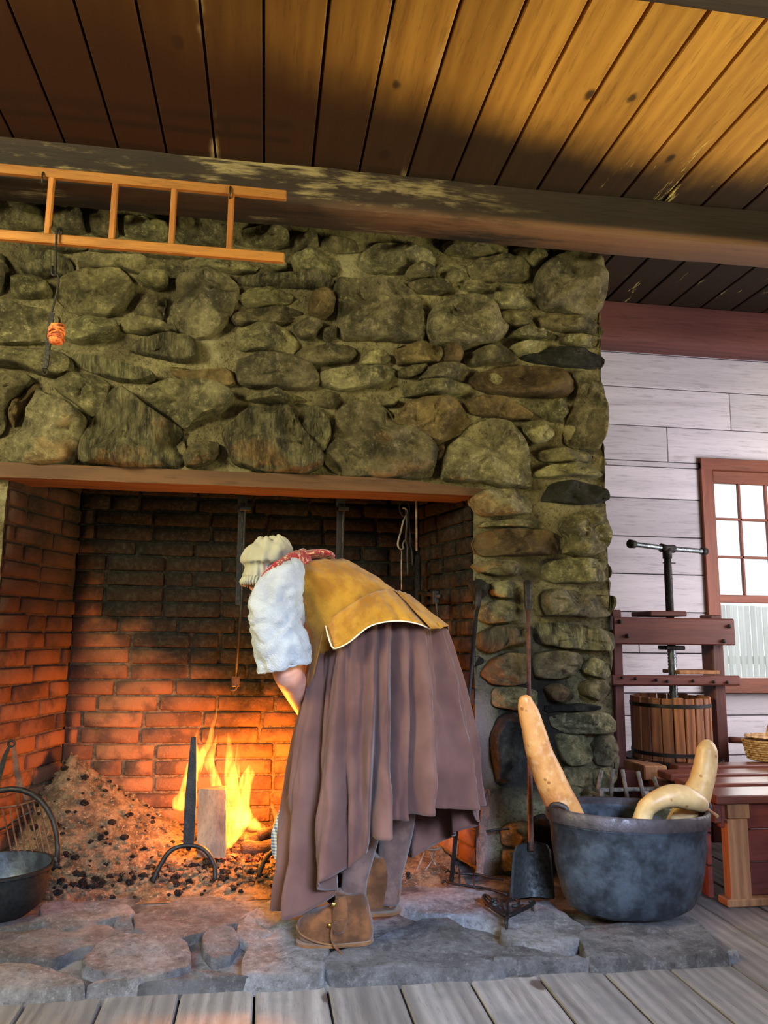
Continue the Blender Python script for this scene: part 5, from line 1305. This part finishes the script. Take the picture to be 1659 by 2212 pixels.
thick(mk('front_flap', fl2, M['vest'], vo))
def edge(cols, m=6):
    bot = catmull([sp(c[3], c[4], c[5]) + V(0, -.004, -.001) for c in cols], m); return MB().tube(bot, .0022, 6)
mk('hem_edge', MB().tube(catmull([sp(x, y, Y) for x, y, Y in ((638, 628, Y0-.175), (655, 700, Y0-.235), (682, 768, Y0-.246), (720, 769, Y0-.262), (790, 732, Y0-.275), (900, 644, Y0-.283), (1000, 612, Y0-.283), (1100, 605, Y0-.275), (1200, 620, Y0-.252), (1284, 652, Y0-.20))], 5), .0024, 6), M['vest_edge'], po, label='pale lining showing along the hem')
# kerchief
kf = loft([(205, 462, 222, 450, 2.55, .012), (232, 380, 258, 385, 2.54, .035), (290, 300, 330, 320, 2.56, .07), (355, 250, 395, 285, 2.59, .09), (440, 208, 452, 262, 2.61, .10), (520, 178, 540, 240, Y0, .115), (590, 172, 610, 232, Y0, .12), (650, 180, 670, 228, Y0, .10), (684, 196, 688, 222, Y0+.02, .05)], 40, 6, 'S')
kf.tube([sp(214, 458, 2.44), sp(236, 400, 2.41), sp(272, 340, 2.395), sp(330, 285, 2.40), sp(395, 250, 2.43), sp(450, 228, 2.47), sp(520, 210, 2.52)], [.008, .012, .015, .018, .022, .028, .03], 14, smooth=4, flat=.45)
mk('kerchief', wrinkle(kf, lambda p: folds(p, (.5, 1.2, .6), 70, .005, 2)), M['kerchief'], her, label='red printed neckerchief')
# shirt sleeves
def sleeve(tr, dY, nm_lab):
    s = loft([(345, 262, 455, 246, Y0-.12*dY, .05), (300, 292, 474, 262, Y0-.15*dY, .085), (240, 360, 487, 330, Y0-.165*dY, .100), (200, 460, 492, 420, Y0-.17*dY, .105), (180, 560, 486, 540, Y0-.17*dY, .100), (190, 650, 500, 630, Y0-.17*dY, .100), (205, 740, 522, 710, Y0-.17*dY, .100), (224, 830, 540, 780, Y0-.17*dY, .095), (238, 905, 528, 840, Y0-.17*dY, .090), (242, 925, 524, 852, Y0-.17*dY, .085)], 56, 5, 'S', pw=.9, cap=False)
    def fn(p):
        zt = sp(0, 500, Y0).z
        return folds(p, (.35, .5, .25), 110, .012, 4*dY, 2.0) + folds(p, (.8, .2, -.5), 60, .013, 8, 2.2) + .008*fr((p.x*14, p.y*14, p.z*14))
    o = thick(mk('shirt_sleeve', wrinkle(s, fn), M['shirt'], her), .002); return o
sl = sleeve('S', 1, '')
b = sp(242, 920, Y0-.17); c_ = sp(526, 848, Y0-.17); mm = (b+c_)/2; hh = (b-c_)/2
mk('cuff_band', MB().tube([mm + hh*math.cos(a)*1.0 + V(0, -.084*math.sin(a), .003*math.sin(a*9)) for a in [2*math.pi*k/40 for k in range(40)]], .0045, 6, close=True), M['shirt'], sl)
sh2 = loft([(420, 262, 500, 256, Y0+.14, .06), (330, 340, 500, 330, Y0+.17, .085), (310, 480, 510, 470, Y0+.19, .08), (350, 640, 540, 620, Y0+.21, .08), (380, 800, 560, 780, Y0+.22, .075)], 40, 5, 'S', cap=False)
thick(mk('shirt_sleeve', wrinkle(sh2, lambda p: folds(p, (.6, .5, .4), 60, .006, 3)), M['shirt'], her), .002)
# skirt
def skirt(name, topn, topf, hemn, hemf, xl, xr, hl, hr2, dt, dh, Yc, pleat, valleys, mat, NU=420, NT=56, shrink=0.0):
    rows = []
    for k in range(NT+1):
        t = k/NT; row = []
        for i in range(NU):
            th = 2*math.pi*i/NU; s = (1 - math.cos(th))/2; near = th <= math.pi
            xt = lerp(xl, xr, s); xh = lerp(hl, hr2, s)
            a = P(xt, interp(topn if near else topf, xt), Yc - dt*math.sin(th))
            hem = interp(hemn if near else hemf, xh)
            b = P(xh, hem, Yc - dh*math.sin(th))
            p = a.lerp(b, t)
            out = V(-math.cos(th), -math.sin(th)*.9, 0)
            env = (.10 + .9*t**.8)
            ph = 1.6*fr((math.cos(th)*2, math.sin(th)*2, t*1.3)); c2 = .5*fr((math.cos(th)*5, math.sin(th)*5, t*3))
            w = math.sin(th*pleat + ph*1.3); w = math.copysign(abs(w)**.7, w)
            d = (.044*w + .013*math.sin(th*pleat*2.3 + c2*3 + 1) ) * env * (1 if t > .04 else .5) + .006*math.sin(th*pleat*4.1 + ph*2)*(1-t)*(.3 + t)
            d += .016*t*fr((th*1.5, t*2, 3)) + .004*fr((th*12, t*9, 5))
            if near:
                for (vx, dep, wd, slope) in valleys:
                    xx = xh + slope*(1-t)*60
                    d -= dep*env*math.exp(-((xx - vx)/wd)**2)
            d *= .35 + .65*abs(math.sin(th)) if abs(math.sin(th)) < .5 else 1
            d -= shrink
            bulge = .018*math.sin(math.pi*t)
            row.append(p + out*(d + bulge))
        rows.append(row)
    o = thick(mk(name, MB().rings(rows, cap=False), mat, her), .0025); return o
topn = [(666, 1455), (680, 1400), (700, 1372), (760, 1330), (850, 1318), (900, 1322), (940, 1338), (966, 1356)]
topf = [(666, 1455), (700, 1360), (780, 1310), (860, 1300), (930, 1325), (966, 1356)]
hemn = [(598, 1962), (620, 1973), (645, 1980), (662, 1952), (684, 1922), (706, 1896), (735, 1886), (762, 1876), (786, 1856), (796, 1846), (808, 1812), (836, 1809), (848, 1797), (866, 1780), (900, 1776), (908, 1762), (960, 1752), (1000, 1746), (1038, 1740)]
hemf = [(598, 1962), (640, 1960), (690, 1935), (760, 1905), (830, 1872), (888, 1850), (960, 1815), (1015, 1788), (1030, 1776), (1038, 1742)]
skirt('skirt', topn, topf, hemn, hemf, 666, 966, 598, 1038, .185, .285, Y0, 13, [(664, .09, 11, .3), (802, .12, 9, -.35), (855, .11, 9, -.3), (904, .09, 8, -.2), (735, .04, 9, .2), (965, .04, 10, -.5)], M['skirt'])
# apron edge
ap = MB(); rows = []
for k in range(17):
    t = k/16; yy = lerp(1640, 1874, t); xl_ = interp([(1640, 632), (1700, 618), (1750, 603), (1800, 586), (1840, 586), (1874, 602)], yy)
    rows.append([P(xl_ + (690 - xl_)*j/14, yy, 2.80 + .012*math.sin(j*.9 + t*3) + .05*(j/14)) for j in range(15)])
thick(mk('apron', ap.grid(rows), M['apron'], her, label='blue and white checked apron hanging in front'), .002)
# stockings
mk('stocking', MB().tube(nl[2:], [r + .004 for r in LR[2:]], 20, smooth=5), M['stocking'], her)
mk('stocking', MB().tube(fl_[2:], [r + .006 for r in LR[2:]], 20, smooth=5), M['stocking'], her)
# boots
def boot(dx, dy, Y, sc, detail):
    def q(l): return [(a[0]*1.0+dx, a[1]+dy, a[2]+dx, a[3]+dy, Y, a[4]) for a in l]
    foot = loft(q([(640, 2003, 641, 2014, .012), (648, 1986, 650, 2028, .034), (672, 1968, 676, 2041, .048), (705, 1956, 710, 2049, .050), (738, 1946, 742, 2052, .046), (768, 1940, 772, 2050, .043), (792, 1950, 795, 2042, .040), (804, 1985, 805, 2022, .018)]), 28, 4)
    shaft = loft(q([(722, 1922, 789, 1926, .046), (724, 1945, 795, 1948, .048), (722, 1975, 801, 1975, .047), (728, 2010, 801, 2010, .042)]), 28, 3)
    top = loft(q([(726, 1905, 787, 1922, .041), (726, 1930, 788, 1930, .041)]), 24, 2)
    o = fuse([foot, shaft], 'boot', M['suede'], her, .005, 5)
    for v in o.data.vertices:
        w = v.co + wloc(her)
        n_ = Vector(v.normal)*(.003*fr((w.x*26, w.y*26, w.z*26)))
        v.co += n_; 
        if v.co.z + wloc(her).z < .042: v.co.z = .042 - wloc(her).z
    return o
b1 = boot(0, 0, 2.505, 1, True)
b2 = boot(60, -78, 2.745, 1, False)
def flat_(dx, dy, Y): return None
def bsole(dx, dy, Y, par):
    R = []
    pts = [(642, 2008, .02), (660, 2008, .043), (700, 2008, .053), (740, 2008, .050), (780, 2008, .047), (804, 2008, .022)]
    l = [(P(x+dx, y+dy, Y).x, d) for x, y, d in pts]; out = [V(x, Y-d, 0) for x, d in l] + [V(x, Y+d, 0) for x, d in reversed(l)]
    out = catmull(out, 4, True)
    mk('sole', MB().rings([[p + V(0, 0, z) for p in out] for z in (.038, .040, .047)]), M['sole'], par, angle=40)
bsole(0, 0, 2.505, b1); bsole(60, -78, 2.745, b2)
TR2 = (560, 1600, 2.5136)
def gp(x, y, Y): return P(560 + x/2.5136, 1600 + y/2.5136, Y)
Yb1 = 2.452
cuff = [(425, 845), (470, 850), (480, 900), (478, 980), (455, 1040), (410, 1055), (395, 1010), (400, 930), (412, 870)]
fo = [gp(x, y, Yb1) for x, y in cuff]; cc = sum(fo, Vector())/len(fo)
mk('flap', MB().rings([[p.lerp(cc, s) + V(0, -h, 0) for p in fo] for s, h in ((0, -.008), (0, .003), (.1, .006), (.6, .008))]), M['suede'], b1)
brass = N('brass_button', .3, 1.0); brass.color(c8(190, 160, 80)); M['brass'] = brass.m
for x, y in ((405, 888), (385, 1002)):
    p = gp(x, y, Yb1-.006); mk('button', MB().tube([p, p + V(0, -.004, 0), p + V(0, -.007, 0)], [.007, .007, .003], 12), M['brass'], b1)
mk('lace', MB().tube([gp(385, 1002, Yb1-.010), gp(430, 1000, Yb1-.016), gp(450, 975, Yb1-.014), gp(410, 985, Yb1-.018), gp(398, 1010, Yb1-.014), gp(392, 1060, Yb1-.012), gp(405, 1110, Yb1-.012), gp(450, 1158, Yb1-.04)], .0035, 6, smooth=4), M['suede'], b1)
seam = [gp(x, y, Y) for x, y, Y in ((200, 1000, 2.49), (225, 1050, 2.47), (300, 1090, 2.455), (400, 1110, 2.452), (500, 1112, 2.455), (590, 1095, 2.47))]
mk('welt_seam', MB().tube(seam, .003, 6, smooth=4), M['sole'], b1)
